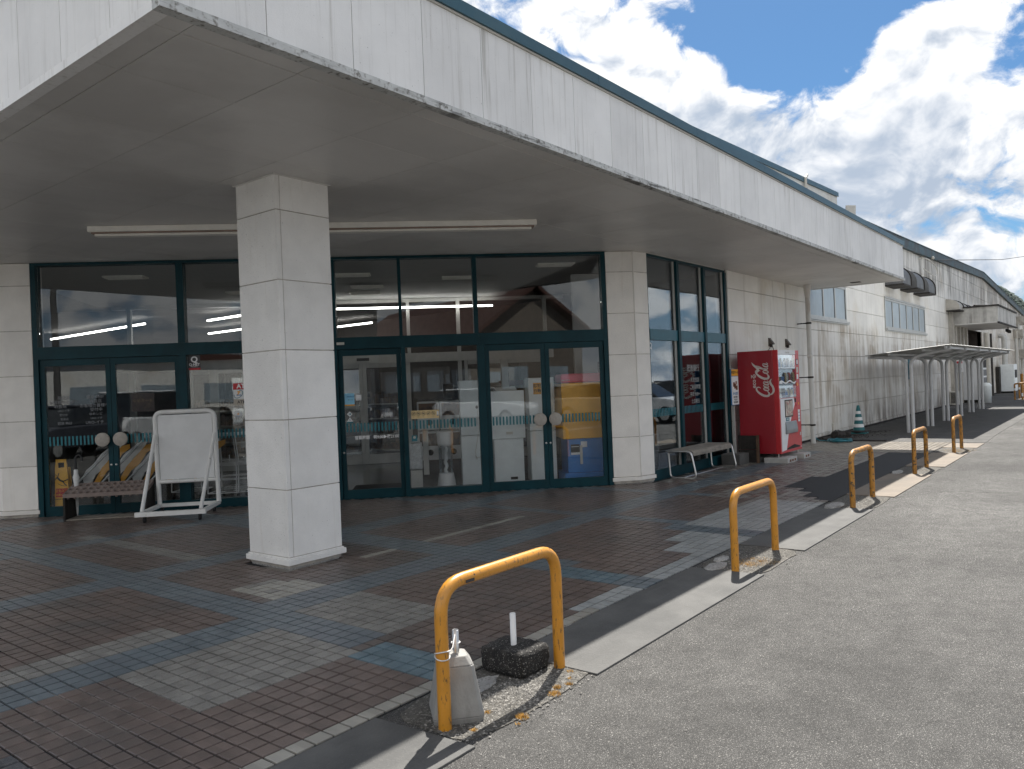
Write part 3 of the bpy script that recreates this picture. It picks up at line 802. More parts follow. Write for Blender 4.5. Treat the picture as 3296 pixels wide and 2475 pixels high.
# wall above the canopy and the raised parapet with its own trim
b = MB(); b.fbox(-5.8, 3.3, .02, .25, 3.5, 5.35); b.box(10.3, WY + .02, 3.5, 13.7, WY + .22, 5.5)
b.prism_y([(2.0, 4.2), (21.93, 4.2), (21.93, 6.28), (2.0, 5.50)], 5.9, 6.1)
put(b, 'upper_wall', m_wall, bld)
b = MB(); b.prism_y([(2.0, 5.50), (21.96, 6.275), (21.96, 6.39), (2.0, 5.60)], 5.86, 6.14)
put(b, 'parapet_trim', m_trim, bld)
b = MB(); b.tube(smooth_poly([(19.1, 5.84, 5.3), (19.1, 5.84, 6.24), (19.3, 5.86, 6.36)], .06), .035, 8); b.lathe([(.05, -.02), (.055, .03), (.04, .04)], (19.1, 5.84, 6.02), 8)
put(b, 'parapet_pipe', m_offwhite, bld)

# windows in the long wall ----------------------------------------------
def window(x0, x1, z0, z1, mull, label=None):
    b = MB(); y0, y1 = WY - .03, WY + .02
    b.box(x0, y0, z0, x1, y1, z0 + .06); b.box(x0, y0, z1 - .06, x1, y1, z1)
    b.box(x0, y0, z0 + .06, x0 + .06, y1, z1 - .06); b.box(x1 - .06, y0, z0 + .06, x1, y1, z1 - .06)
    for i, m_ in enumerate(mull): b.box(m_ - .045, y0 + .006, z0 + .061, m_ + .045, y1, z1 - .061)
    w = put(b, 'window', m_alu, bld)
    s = MB(); s.box(x0 - .05, WY - .09, z0 - .055, x1 + .05, WY + .0, z0 - .004); s.box(x0 - .05, WY - .075, z0 - .085, x1 + .05, WY - .015, z0 - .062); s.parent = None
    put(s, 'sill', m_alu, w)
    s = MB(); s.box(x0 - .03, WY - .055, z1 + .004, x1 + .03, WY - .015, z1 + .05); put(s, 'head_flashing', m_alu, w)
    e = [x0 + .06] + [v for m_ in mull for v in (m_ - .045, m_ + .045)] + [x1 - .06]
    for k in range(0, len(e), 2):
        p = MB(); p.box(e[k] + .001, WY - .008, z0 + .062, e[k + 1] - .001, WY - .002, z1 - .062); put(p, 'pane', m_frost, w)
        gk = MB(); gk.box(e[k + 1] - .022, WY - .012, z0 + .063, e[k + 1] - .002, WY - .0085, z1 - .063); put(gk, 'gasket', m_black, w)
window(18.2, 21.40, 2.86, 3.76, [19.45, 20.42])
window(25.62, 31.70, 2.84, 3.76, [26.65, 27.65, 28.66, 29.66, 30.68])

# canopy ---------------------------------------------------------------
CX0, CX1, CY0, CYL = 2.0, 18.62, 3.69, 17.0
SZ = 3.50
k0 = 0
def fascia_panel(b): put(b, 'fascia_panel', m_fascia, bld)
x = 1.985
edges = [1.985] + [2.60 + .622 * i for i in range(26)]
edges = [e for e in edges if e < CX1 - .1] + [CX1]
for a, c in zip(edges, edges[1:]):
    b = MB(); b.box(a + .003, CY0 + .0, SZ + .052, c - .003, CY0 + .035, 4.236); fascia_panel(b)
ed = [CY0 + .036] + [4.22 + .62 * i for i in range(21)]
for a, c in zip(ed, ed[1:]):
    b = MB(); b.box(CX0 - .015, a + .003, SZ + .052, CX0 + .02, c - .003, 4.236); fascia_panel(b)
for k in range(3):
    a = CY0 + .036 + k * .645
    b = MB(); b.box(CX1 - .03, a, SZ + .052, CX1 + .0, a + .64, 4.236); fascia_panel(b)
b = MB(); b.box(CX0 + .021, CY0 + .036, SZ + .06, CX1 - .031, CY0 + .1, 4.22); b.box(CX0 + .021, CY0 + .1, SZ + .06, CX0 + .1, CYL, 4.22); b.box(CX1 - .1, CY0 + .1, SZ + .06, CX1 - .031, WY, 4.22)
b.add([(CX0, CY0, 4.2), (CX1, CY0, 4.2), (CX1, WY + .05, 4.2), (10.3, WY + .05, 4.2), (3.9, 12.3, 4.2), (3.9, CYL, 4.2), (CX0, CYL, 4.2)], [tuple(range(7))])
put(b, 'canopy_core', m_joint, bld)
b = MB(); b.box(CX0 - .03, CY0 - .022, SZ - .004, CX1 + .012, CY0 + .05, SZ + .046)
put(b, 'drip_edge', m_drip, bld)
b = MB(); b.box(CX0 - .03, CY0 + .052, SZ - .004, CX0 + .05, CYL, SZ + .046); put(b, 'drip_edge', m_fascia, bld)
b = MB(); b.box(CX1 - .06, CY0 + .052, SZ - .004, CX1 + .012, WY - .03, SZ + .046); put(b, 'drip_edge', m_fascia, bld)
tx = [CX0 - .05 + 2.07 * i for i in range(9)] + [CX1 + .02]
for a, c in zip(tx, tx[1:]):
    b = MB(); b.box(a + .002, CY0 - .035, 4.252, c - .002, CY0 + .10, 4.345); put(b, 'canopy_trim', m_trim, bld)
b = MB(); b.box(CX0 - .05, CY0 + .102, 4.252, CX0 + .08, CYL, 4.345); b.box(CX1 - .08, CY0 + .102, 4.252, CX1 + .02, WY - .02, 4.345); put(b, 'canopy_trim', m_trim, bld)
b = MB(); b.box(CX0 - .025, CY0 - .016, 4.237, CX1 + .01, CY0 + .05, 4.251); put(b, 'trim_bead', m_offwhite, bld)
# soffit boards
b = MB()
def clip_half(poly, c):                                   # keep x+y<c
    out = []
    n = len(poly)
    for i in range(n):
        p, q = poly[i], poly[(i + 1) % n]
        fp, fq = c - p[0] - p[1], c - q[0] - q[1]
        if fp >= 0: out.append(p)
        if fp * fq < 0:
            t = fp / (fp - fq); out.append((p[0] + t * (q[0] - p[0]), p[1] + t * (q[1] - p[1])))
    return out
bx = [CX0 + .052, CX0 + .052 + .15] + [2.95 + .97 * i for i in range(17)]
bx = [v for v in bx if v < CX1 - .25] + [CX1 - .22, CX1 - .062]
by = [CY0 + .052, CY0 + .052 + .155, 4.58, 5.49, 6.40, 7.31, 8.22, 9.13, 10.04, 10.95, 11.86, 12.77, 13.68, 14.6]
for i in range(len(bx) - 1):
    j0 = 0
    for j in range(len(by) - 1):
        y1_ = by[j + 1]
        g_ = .0024
        poly = [(bx[i] + g_, by[j] + g_), (bx[i + 1] - g_, by[j] + g_), (bx[i + 1] - g_, y1_ - g_), (bx[i] + g_, y1_ - g_)]
        poly = clip_half(poly, 16.25) if bx[i] < 10.3 else poly
        if bx[i] > 10.3:
            if by[j] >= WY: continue
            poly = [(p[0], min(p[1], WY - .02)) for p in poly]
            if poly and max(p[1] for p in poly) - min(p[1] for p in poly) < .02: continue
        if len(poly) < 3: continue
        b2 = MB(); dz = random.uniform(-.0006, .0006) + (.003 if (i == 0 or j == 0 or i == len(bx) - 2) else 0)
        b2.prism(poly, SZ + .004 + dz, SZ + .02)
        put(b2, 'soffit_board', m_soffit, bld)
b = MB(); b.add([(CX0 + .05, CY0 + .05, SZ + .021), (CX1 - .05, CY0 + .05, SZ + .021), (CX1 - .05, WY, SZ + .021), (10.6, WY, SZ + .021), (3.4, 12.8, SZ + .021), (3.4, CYL, SZ + .021), (CX0 + .05, CYL, SZ + .021)], [tuple(range(7))])
put(b, 'soffit_backing', m_backing, bld)
b = MB(); b.box(17.9, 4.42, SZ - .006, 18.06, 4.62, SZ + .002); put(b, 'soffit_vent', m_rim, bld)

# columns --------------------------------------------------------------
ROWZ = [.115, .71, 1.33, 1.95, 2.57, 3.19, 3.499]
def inset(poly, q):                                  # shrink towards centroid by distance-ish
    cx = sum(p[0] for p in poly) / len(poly); cy = sum(p[1] for p in poly) / len(poly)
    out = []
    for p in poly:
        v = Vector((p[0] - cx, p[1] - cy)); l = v.length
        v = v * ((l - q) / l); out.append((cx + v.x, cy + v.y))
    return out
def column(poly, parent, m, skirt=.03):
    c = MB(); c.prism(inset(poly, .008), .02, SZ - .001); put(c, 'column_core', m_joint, parent)
    for a, z in zip(ROWZ, ROWZ[1:]):
        b = MB(); b.prism(poly, a + .0045, z - .0045); o = put(b, 'column_panel', m, parent, bevel=.003)
    b = MB(); b.prism(inset(poly, -skirt), .055, .109); put(b, 'skirting', m, parent, bevel=.004)
    b = MB(); b.prism(inset(poly, .022), -.01, .054); put(b, 'footing', m_concrough, parent)
k = .70710678
fr_ = FP(2.815, -.05, 0); fl_ = FP(-5.265, -.05, 0)
rc_poly = [(fr_[0], fr_[1]), (10.31, 5.735), (10.62, 5.665), (10.62, 5.95), FP(2.815, .35, 0)[:2]]
column(rc_poly, bld, m_columnw, .022)
lc_poly = [FP(-5.72, -.05, 0)[:2], (fl_[0], fl_[1]), FP(-5.265, .3, 0)[:2], (4.05, 12.9), (3.83, 12.9)]
column(lc_poly, bld, m_columnw, .022)
# vertical cover strips on the right column's corner
b = MB(); b.tube([(10.315, 5.733, .12), (10.315, 5.733, SZ - .01)], .012, 6); put(b, 'corner_bead', m_columnw, bld)
pil = empty('pillar', 'square pale panelled pillar standing in front of the entrance doors', 'pillar', (4.39, 6.11, 0))
def box_poly(x0, y0, x1, y1): return [(x0, y0), (x1, y0), (x1, y1), (x0, y1)]
px0, py0, px1, py1 = 4.10, 5.80, 4.685, 6.40
c = MB(); c.box(px0 + .007, py0 + .007, .02, px1 - .007, py1 - .007, SZ - .002); put(c, 'column_core', m_joint, pil)
for a, z in zip(ROWZ, ROWZ[1:]):
    a += .0045; z -= .0045
    for (q) in ((px0 + .052, py0, px1, py0 + .02), (px0, py0 + .02, px0 + .02, py1 - .02), (px1 - .02, py0 + .021, px1, py1 - .02), (px0, py1 - .019, px1, py1)):
        b = MB(); b.box(q[0], q[1], a, q[2], q[3], z); put(b, 'column_panel', m_column, pil, bevel=.0025)
    b = MB(); b.box(px0, py0, a, px0 + .046, py0 + .019, z); put(b, 'corner_strip', m_column, pil, bevel=.003)
b = MB(); b.box(px0 - .028, py0 - .028, .052, px1 + .028, py1 + .028, .100); b.box(px0 - .012, py0 - .012, .1005, px1 + .012, py1 + .012, .114); put(b, 'skirting', m_column, pil, bevel=.003)
b = MB(); b.box(px0 + .012, py0 + .012, -.01, px1 - .03, py1 - .01, .051); put(b, 'footing', m_concrough, pil)
b = MB(); b.box(px0 - .018, py0 - .018, SZ - .008, px1 + .018, py1 + .018, SZ + .002); put(b, 'head_trim', m_soffit, pil)

# entrance glazing -----------------------------------------------------
ZT0, ZT1 = 2.17, 2.34
b = MB()
b.fbox(-5.26, 2.81, -.05, .10, 3.462, 3.499)
b.fbox(-5.26, -1.17, -.05, .10, ZT0, ZT1); b.fbox(-1.169, .88, -.05, .10, ZT0, ZT1); b.fbox(.881, 2.81, -.05, .10, ZT0, ZT1)
for (s0, s1, z0, z1) in ((-5.26, -5.195, 0, 3.461), (2.745, 2.81, 0, 3.461), (-3.345, -3.25, 0, ZT0 - .001), (-3.345, -3.25, ZT1 + .001, 3.461), (-1.25, -1.165, 0, ZT0 - .001), (-1.25, -1.165, ZT1 + .001, 3.461),
                         (-.27, -.225, ZT1 + .001, 3.461), (-.265, -.2, 0, ZT0 - .001), (.815, .88, ZT1 + .001, 3.461), (.845, .955, 0, ZT0 - .001)):
    b.fbox(s0, s1, -.052, .11, z0, z1)
b.fbox(-3.249, -1.251, -.05, .10, 0, .13); b.fbox(-.199, .844, -.052, .10, 0, .115)
b.fbox(-3.344, .0, -.054, -.053, 0, .001)
scr = put(b, 'entrance_frame', m_teal, bld)
def pane(s0, s1, z0, z1, par, d=.02):
    q = MB(); q.fbox(s0, s1, d, d + .006, z0, z1); return put(q, 'pane', m_glass, par)
for (s0, s1) in ((-5.194, -3.346), (-3.249, -1.251), (-1.164, -.271), (-.224, .814), (.881, 2.744)):
    pane(s0, s1, ZT1 + .001, 3.461, scr)
pane(-3.249, -1.251, .131, ZT0 - .001, scr)
pane(-.199, .844, .116, ZT0 - .001, scr)
def leaf(s0, s1, hs, label=None, d=-.02, bot=.14):
    q = MB(); w = .062
    q.fbox(s0, s0 + w, d, d + .05, .004, ZT0 - .004); q.fbox(s1 - w, s1, d, d + .05, .004, ZT0 - .004)
    q.fbox(s0 + w, s1 - w, d + .001, d + .049, .004, bot); q.fbox(s0 + w, s1 - w, d + .001, d + .049, ZT0 - .094, ZT0 - .004)
    o = put(q, 'door', m_teal, bld)
    g_ = MB(); g_.fbox(s0 + w, s1 - w, d + .02, d + .026, bot, ZT0 - .094); put(g_, 'pane', m_glass, o)
    if hs is not None:
        h = MB(); mt = FM(hs, d - .065, 1.035)
        h.T = mt @ Matrix.Rotation(PI / 2, 4, 'X')
        h.lathe([(0, .0), (.091, .0), (.096, -.004), (.096, -.022), (.091, -.026), (0, -.026)], (0, 0, 0), 36)
        h.cyl((0, 0, -.02), (0, 0, -.075), .02, 10)
        put(h, 'door_handle', m_handle, o)
    h = MB(); h.T = FM(s1 - .03 if hs and hs > s0 + .4 else s0 + .03, d - .001, .68) @ Matrix.Rotation(PI / 2, 4, 'X')
    h.lathe([(0, .006), (.014, .006), (.016, .0)], (0, 0, 0), 14); put(h, 'lock', m_steel, o)
    return o
m_handle = mat('stippled_grey_handle', (.40, .37, .33), .6, var=.1, vs=30, bump=.4, bs=200)
leaf(-5.19, -4.275, -4.39); leaf(-4.27, -3.35, -4.155)
leaf(.96, 1.848, 1.735); leaf(1.852, 2.74, 1.965)
leaf(-1.16, -.27, None, d=.01)
# sticker stripes: one printed band per pane
def stripes(s0, s1, z0, z1, d, pitch=.05, w=.024, par=None, rev=0):
    q = MB(); s = s0 + .006
    while s + w < s1:
        q.fbox(s, s + w, d - .0008, d, z0, z1); s += pitch
    put(q, 'stripe_sticker', m_stripe, scr)
stripes(-5.12, -4.345, .975, 1.10, -.002); stripes(-4.2, -3.415, .975, 1.10, -.002); stripes(-3.24, -1.26, .975, 1.10, .018)
stripes(-1.09, -.335, .975, 1.10, .028); stripes(-.19, .84, .975, 1.10, .018); stripes(1.03, 1.78, .975, 1.10, -.002); stripes(1.92, 2.67, .975, 1.10, -.002)
# small things fixed on the entrance
q = MB(); q.fbox(-1.165, -1.06, -.085, -.055, 2.235, 2.27); put(q, 'door_sensor', m_offwhite, bld)
def card(s0, s1, z0, z1, m, d=.012, name='sticker', par=None):
    q = MB(); q.fbox(s0, s1, d - .0012, d, z0, z1); return put(q, name, m, scr if par is None else par)
D1 = .016
card(-3.235, -3.075, 1.985, 2.165, mat('charcoal_print', (.05, .05, .052), .5), D1); card(-3.235, -3.075, 1.955, 1.984, m_redprint, D1)
ftext('Q', .115, -3.155, 2.10, m_whitetxt, scr, d=D1 - .002, bold=.004)
ftext('Q-NET', .048, -3.155, 2.03, m_whitetxt, scr, d=D1 - .002, bold=.0015)
ftext('SECURITY', .02, -3.155, 2.003, m_whitetxt, scr, d=D1 - .002)
card(-2.64, -2.22, 1.655, 1.745, m_redprint, D1); card(-2.64, -2.22, 1.52, 1.654, m_paper, D1); card(-2.64, -2.22, 1.43, 1.519, mat('beige_print', (.42, .38, .32), .5), D1)
ftext('ATM', .088, -2.59, 1.70, m_whitetxt, scr, d=D1 - .002, align='LEFT', bold=.003)
ftext('ATM', .06, -2.59, 1.475, m_print, scr, d=D1 - .002, align='LEFT', bold=.001)
ftext('7', .07, -2.575, 1.60, m_amber, scr, d=D1 - .002, bold=.005, shear=.2)
ftext('BANK', .024, -2.565, 1.575, m_blueprint, scr, d=D1 - .0025, bold=.001)
q = MB(); q.tube([FP(-2.57 + .06 * math.cos(t) * 1.0, D1 - .002, 1.588 + .05 * math.sin(t) + .02 * math.cos(t)) for t in [PI * .9 + i * PI * 1.1 / 12 for i in range(13)]], .004, 6); put(q, 'sticker', m_stripe, scr)
q = MB(); q.tube([FP(-2.57 + .06 * math.cos(t), D1 - .002, 1.588 + .05 * math.sin(t) + .02 * math.cos(t)) for t in [-PI * .05 + i * PI * .5 / 8 for i in range(9)]], .004, 6); put(q, 'sticker', m_stripe, scr)
ftext('t', .075, -2.465, 1.585, m_stripe, scr, d=D1 - .002, bold=.003)
q = MB(); q.T = FM(-2.585, D1 - .001, 1.30) @ Matrix.Rotation(PI / 2, 4, 'X'); q.lathe([(0, .001), (.055, .001), (.055, 0)], (0, 0, 0), 24); put(q, 'sticker', m_paper, scr)
ftext('▲', .035, -2.585, 1.31, m_amber, scr, d=D1 - .003); ftext('乃木坂', .018, -2.585, 1.272, m_blueprint, scr, d=D1 - .003)
D2 = .027
card(-1.095, -.955, 1.475, 1.535, mat('sky_print', (.25, .55, .75), .5), D2); card(-1.095, -.955, 1.375, 1.474, mat('sky_print', (.25, .55, .75), .5), D2); card(-1.095, -.955, 1.355, 1.374, m_amber, D2)
ftext('nanaco', .035, -1.01, 1.49, m_blueprint, scr, d=D2 - .002, bold=.001); ftext('使えます', .018, -1.01, 1.44, m_print, scr, d=D2 - .002)
card(-.935, -.855, 1.43, 1.51, m_paper, D2); ftext('PayPay', .02, -.895, 1.447, m_print, scr, d=D2 - .002)
q = MB(); q.add([FP(-1.07, D2 - .001, 1.235), FP(-1.03, D2 - .001, 1.195), FP(-.99, D2 - .001, 1.235), FP(-1.03, D2 - .001, 1.275)], [(0, 1, 2, 3)]); put(q, 'sticker', m_paper, scr)
q = MB(); q.add([FP(-1.055, D2 - .002, 1.237), FP(-1.01, D2 - .002, 1.222), FP(-1.01, D2 - .002, 1.249)], [(0, 1, 2)]); put(q, 'sticker', m_stripe, scr)
q = MB(); q.add([FP(-1.075, D2 - .001, 1.125), FP(-.985, D2 - .001, 1.125), FP(-1.03, D2 - .001, 1.19)], [(0, 1, 2)]); put(q, 'sticker', m_paper, scr)
card(-1.075, -.985, 1.105, 1.124, m_stripe, D2); ftext('!', .04, -1.03, 1.152, m_print, scr, d=D2 - .003, bold=.002)
ftext('営業時間　朝9:00▶夜21:00', .058, -.655, .885, m_whitetxt, scr, d=D2 - .002, bold=.0012, name='opening_hours', xscale=.92)
card(-.150, .255, 1.125, 1.245, mat('pale_yellow_print', (.72, .55, .28), .5), D1)
for i in range(5):
    sc_ = -.115 + i * .072
    q = MB(); q.tube([FP(sc_ + .026 * math.cos(2 * PI * t / 18), D1 - .002, 1.198 + .026 * math.sin(2 * PI * t / 18)) for t in range(18)], .0025, 5, closed=True)
    q.tube([FP(sc_ - .017, D1 - .002, 1.181), FP(sc_ + .017, D1 - .002, 1.215)] if i in (0, 3) else [FP(sc_ - .017, D1 - .002, 1.215), FP(sc_ + .017, D1 - .002, 1.181)], .0025, 5)
    q.fbox(sc_ - .013, sc_ + .012, D1 - .0025, D1 - .0018, 1.192, 1.205)
    put(q, 'sticker', m_print, scr)
    ftext('禁止', .013, sc_, 1.15, m_print, scr, d=D1 - .002)
card(.222, .248, 1.172, 1.225, m_paper, D1 - .002); card(.222, .248, 1.160, 1.171, m_blueprint, D1 - .002)
card(-.155, -.075, .80, .885, m_stripe, D1)
q = MB(); q.T = FM(-.115, D1 - .002, .855) @ Matrix.Rotation(PI / 2, 4, 'X'); q.lathe([(0, .001), (.02, .001)], (0, 0, 0), 16); put(q, 'sticker', m_offwhite, scr)
# gold and pale streaky posters on the far left door
for (s0, s1, z0, z1) in ((-5.06, -4.80, 1.22, 1.66), (-4.62, -4.38, 1.22, 1.66)):
    for i in range(7):
        zz = z1 - .03 - i * (z1 - z0) / 7.5
        ftext(random.choice(('ゆめレピ', '銀座 時計', 'URO-イチ', '取扱店', 'お客様の皆様へ', '受付中')), random.choice((.035, .045, .055)), (s0 + s1) / 2 + random.uniform(-.03, .03), zz, mat('faded_lettering', (.22, .23, .24), .6), scr, d=-.0015, name='poster_lettering')
card(-4.03, -3.72, 1.40, 1.66, mat('dark_flyer', (.055, .035, .03), .6, col2=(.12, .09, .06), c2s=14, var=.3, vs=30), .035)
ftext('ゆめカード', .055, -3.875, 1.55, mat('gold_print', (.25, .17, .08), .5), scr, d=.033)

# side glazing facing the road -------------------------------------------
GY = 5.70
b = MB()
b.box(10.62, GY - .02, 3.462, 13.62, GY + .10, 3.499); b.box(10.62, GY - .02, 0, 13.62, GY + .10, .16)
b.box(13.545, GY - .045, .161, 13.62, GY + .10, 3.461); b.box(10.621, GY - .02, .161, 10.66, GY + .10, 3.461)
for (xa, xb) in ((11.60, 11.68), (12.62, 12.70)):
    b.box(xa, GY - .05, .161, xb, GY + .13, 3.461)
sg = put(b, 'side_window_frame', m_teal, bld)
b = MB()
for (xa, xb) in ((10.661, 11.599), (11.681, 12.619), (12.701, 13.544)):
    b.box(xa, GY - .03, ZT0, xb, GY + .06, ZT1)
put(b, 'transom', m_teal2, sg)
for (xa, xb) in ((10.661, 11.599), (11.681, 12.619), (12.701, 13.544)):
    for (za, zb) in ((.161, ZT0 - .001), (ZT1 + .001, 3.461)):
        p = MB(); p.box(xa, GY + .012, za, xb, GY + .018, zb); put(p, 'pane', m_glass2, sg)
        p = MB(); p.box(xb - .055, GY - .005, za, xb - .002, GY + .011, zb); put(p, 'stop_bead', m_alu, sg)
    q = MB(); x = xa + .01
    while x + .024 < xb - .06: q.box(x, GY + .0105, .975, x + .024, GY + .0115, 1.10); x += .05
    put(q, 'stripe_sticker', m_stripe, sg)
text_mesh('lettering', 'Q', .12, TMX((10.72, GY + .009, 2.08), (1, 0, 0)), m_whitetxt, sg, bold=.003)
def xt(body, size, x, z, m, dy=.009): return text_mesh('lettering', body, size, TMX((x, GY + dy, z), (1, 0, 0)), m, sg, bold=.001)
m_faint = mat('faint_lettering', (.30, .31, .31), .6)
xt('肥後銀行', .12, 12.2, 1.72, m_faint); xt('人吉支店', .085, 12.25, 1.52, m_faint); xt('ご利用時間', .085, 12.25, 1.40, m_faint); xt('平日 9:00〜', .08, 12.25, 1.28, m_faint); xt('土日祝日', .08, 12.25, 1.16, m_faint)

# ------------------------------------------------------------------ interior
inn = MB()
inn.add([FP(-8, .11, .012), FP(3.4, .11, .012), (13.7, 5.80, .012), (40, 5.80, .012), (40, 39, .012), (4.2, 39, .012)], [tuple(range(6))])
tag(inn.build('inner_floor', m_floorin), kind='structure')
m2 = MB(); m2.fbox(-1.12, -.28, .35, 1.6, .013, .02); tag(m2.build('door_mat', m_mat), 'black rubber mat just inside the sliding entrance door', 'mat')
ci = MB(); ci.add([FP(-6, .10, SZ), FP(2.8, .10, SZ), (10.65, 5.82, SZ), (14, 5.82, SZ), (14, 12, SZ), FP(3.6, 5.4, SZ), FP(-6.5, 5.4, SZ)], [tuple(range(7))])
put(ci, 'inner_ceiling', m_ceilin, bld)
ci = MB(); ci.add([FP(-12, 5.4, 3.42), FP(2.9, 5.4, 3.42), (14.0, 9.7, 3.42), (14.1, 6.2, 3.42), (40, 6.2, 3.42), (40, 39, 3.42), (4.2, 39, 3.42)], [tuple(range(7))])
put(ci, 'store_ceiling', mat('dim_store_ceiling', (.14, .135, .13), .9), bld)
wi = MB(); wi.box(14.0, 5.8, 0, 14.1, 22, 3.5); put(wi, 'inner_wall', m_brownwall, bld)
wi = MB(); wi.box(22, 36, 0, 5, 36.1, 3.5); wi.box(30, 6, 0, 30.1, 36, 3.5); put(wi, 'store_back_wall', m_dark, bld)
wi = MB(); wi.fbox(2.75, 3.45, 2.2, 2.3, 0, 3.49); put(wi, 'white_inner_wall', m_ceilin, bld)
# aluminium inner screen
al = MB(); DI = 5.3
def ibar(s0, s1, z0, z1, dd=.05): al.fbox(s0, s1, DI - dd, DI + dd, z0, z1)
ibar(-6.2, 3.4, 3.42, 3.49)
ibar(-6.2, 2.9, 2.14, 2.33, .07)
for (s0, s1) in ((-5.9, -5.82), (-3.05, -2.97), (-.24, -.17), (.82, .90), (2.70, 2.78)): ibar(s0, s1, 2.331, 3.419)
for (s0, s1) in ((-5.9, -5.8), (-4.72, -4.66), (-4.32, -4.16), (-3.66, -3.58), (-3.05, -2.95), (-1.28, -1.205), (-1.20, -1.125), (-.30, -.2), (.82, .90), (.96, 1.02), (1.74, 1.90), (2.62, 2.70)): ibar(s0, s1, .02, 2.139)
for (s0, s1) in ((-4.65, -4.33), (-4.15, -3.67), (-2.94, -1.29), (-1.12, -.31), (1.03, 1.73), (1.91, 2.61)):
    ibar(s0, s1, .02, .22, .03); ibar(s0, s1, 2.05, 2.138, .03)
isc = put(al, 'inner_screen_frame', m_alu, bld)
q = MB(); q.fbox(-1.31, -1.05, DI - .09, DI - .071, 2.2, 2.26); put(q, 'door_sensor', m_black, isc)
for (s0, s1) in ((-5.9, -3.1), (-2.95, -.3), (-.2, .8), (.9, 2.7)):
    q = MB(); q.fbox(s0, s1, DI, DI + .006, .22, 2.139); put(q, 'pane', m_clear, isc)
# store fittings seen dimly
for i in range(7):
    q = MB(); x0, y0 = FP(-4.5 + i * 1.3, 8.2 + (i % 2) * .3, 0)[:2]
    for z in (.02, .42, .82, 1.2): q.box(x0, y0, z, x0 + .85, y0 + 2.6, z + .03)
    q.box(x0 + .38, y0, 0, x0 + .47, y0 + 2.6, 1.45)
    g_ = tag(q.build('store_shelf', m_offwhite), ('leftmost', 'second', 'third', 'middle', 'fifth', 'sixth', 'rightmost')[i] + ' dim gondola shelf inside the store behind the glass', 'shelf', 'store shelves inside')
    s_ = MB()
    for z in (.05, .45, .85, 1.23):
        for kk in range(14): s_.box(x0 + .03, y0 + kk * .18, z, x0 + .82, y0 + kk * .18 + .15, z + random.uniform(.12, .3))
    put(s_, 'goods', m_shelf, g_)
# lamps
def lampbox(p, q_, w, z, m, grp, lab):
    a = Vector((p[0], p[1], z)); c = Vector((q_[0], q_[1], z)); u = (c - a); l = u.length; u.normalize(); n = Vector((-u.y, u.x, 0)) * w / 2
    b_ = MB(); P_ = [a + n, a - n, c - n, c + n]
    b_.add([tuple(v) for v in P_] + [tuple(v + Vector((0, 0, .035))) for v in P_], [(3, 2, 1, 0), (4, 5, 6, 7), (0, 1, 5, 4), (1, 2, 6, 5), (2, 3, 7, 6), (3, 0, 4, 7)])
    return tag(b_.build('strip_lamp', m), lab, 'lamp', grp)
lampbox((10.28, 12.73), (12.75, 10.5), .03, 3.26, m_lamp, 'strip lamps lit inside the store', 'longest lit strip lamp, level behind the upper panes right of the pillar')
for (p, q_) in (((16.3, 18.4), (16.3, 15.8)), ((16.3, 15.1), (16.2, 12.5)), ((13.0, 18), (13.0, 14.6)), ((20, 21), (20, 15)), ((20, 14), (20, 9)), ((11.2, 19), (11.2, 16)), ((24, 24), (24, 16)), ((8.5, 22), (8.5, 17)), ((25, 15), (25, 8)), ((9.3, 15.8), (9.3, 14.0)), ((14.9, 14.5), (14.9, 11.6)), ((17.8, 13.5), (17.8, 9.5))):
    lampbox(p, q_, .035, 3.24, m_lamp, 'strip lamps lit inside the store', 'lit white strip lamp hanging inside the store behind the glass')
for li_, (s, d_) in enumerate(((-4.5, 1.2), (-3.2, 3.4), (-1.05, 1.5), (-1.0, 3.9), (.75, 2.1), (2.25, .9), (-.9, 3.0))):
    b_ = MB(); b_.fbox(s - .3, s + .3, d_, d_ + .28, SZ - .025, SZ - .001)
    for i in range(3): b_.fbox(s - .28, s + .28, d_ + .03 + i * .08, d_ + .05 + i * .08, SZ - .04, SZ - .026)
    tag(b_.build('ceiling_lamp', m_lampoff), 'unlit recessed lobby ceiling lamp ' + ('above the left double doors', 'deep behind the left fixed pane', 'just right of the pillar', 'deepest right of the pillar', 'above the fixed centre pane', 'above the right door leaf', 'second deep right of the pillar')[li_], 'lamp', 'unlit lamps in the lobby ceiling')
# outdoor batten below the soffit
fl = empty('strip_light', 'long unlit cream strip light fixed below the canopy behind the pillar', 'light', FP(-1.1, -2.25, 3.5))
b = MB(); b.fbox(-3.58, 1.44, -2.35, -2.17, SZ - .062, SZ + .002); put(b, 'lamp_cover', m_lampoff, fl, bevel=.004)
b = MB(); b.fbox(-3.55, 1.41, -2.33, -2.19, SZ - .078, SZ - .063); put(b, 'batten', mat('dull_red_brown_batten', (.30, .22, .18), .7), fl)
b = MB(); b.fbox(-3.52, 1.38, -2.31, -2.21, SZ - .104, SZ - .079); put(b, 'diffuser', m_lampoff, fl)

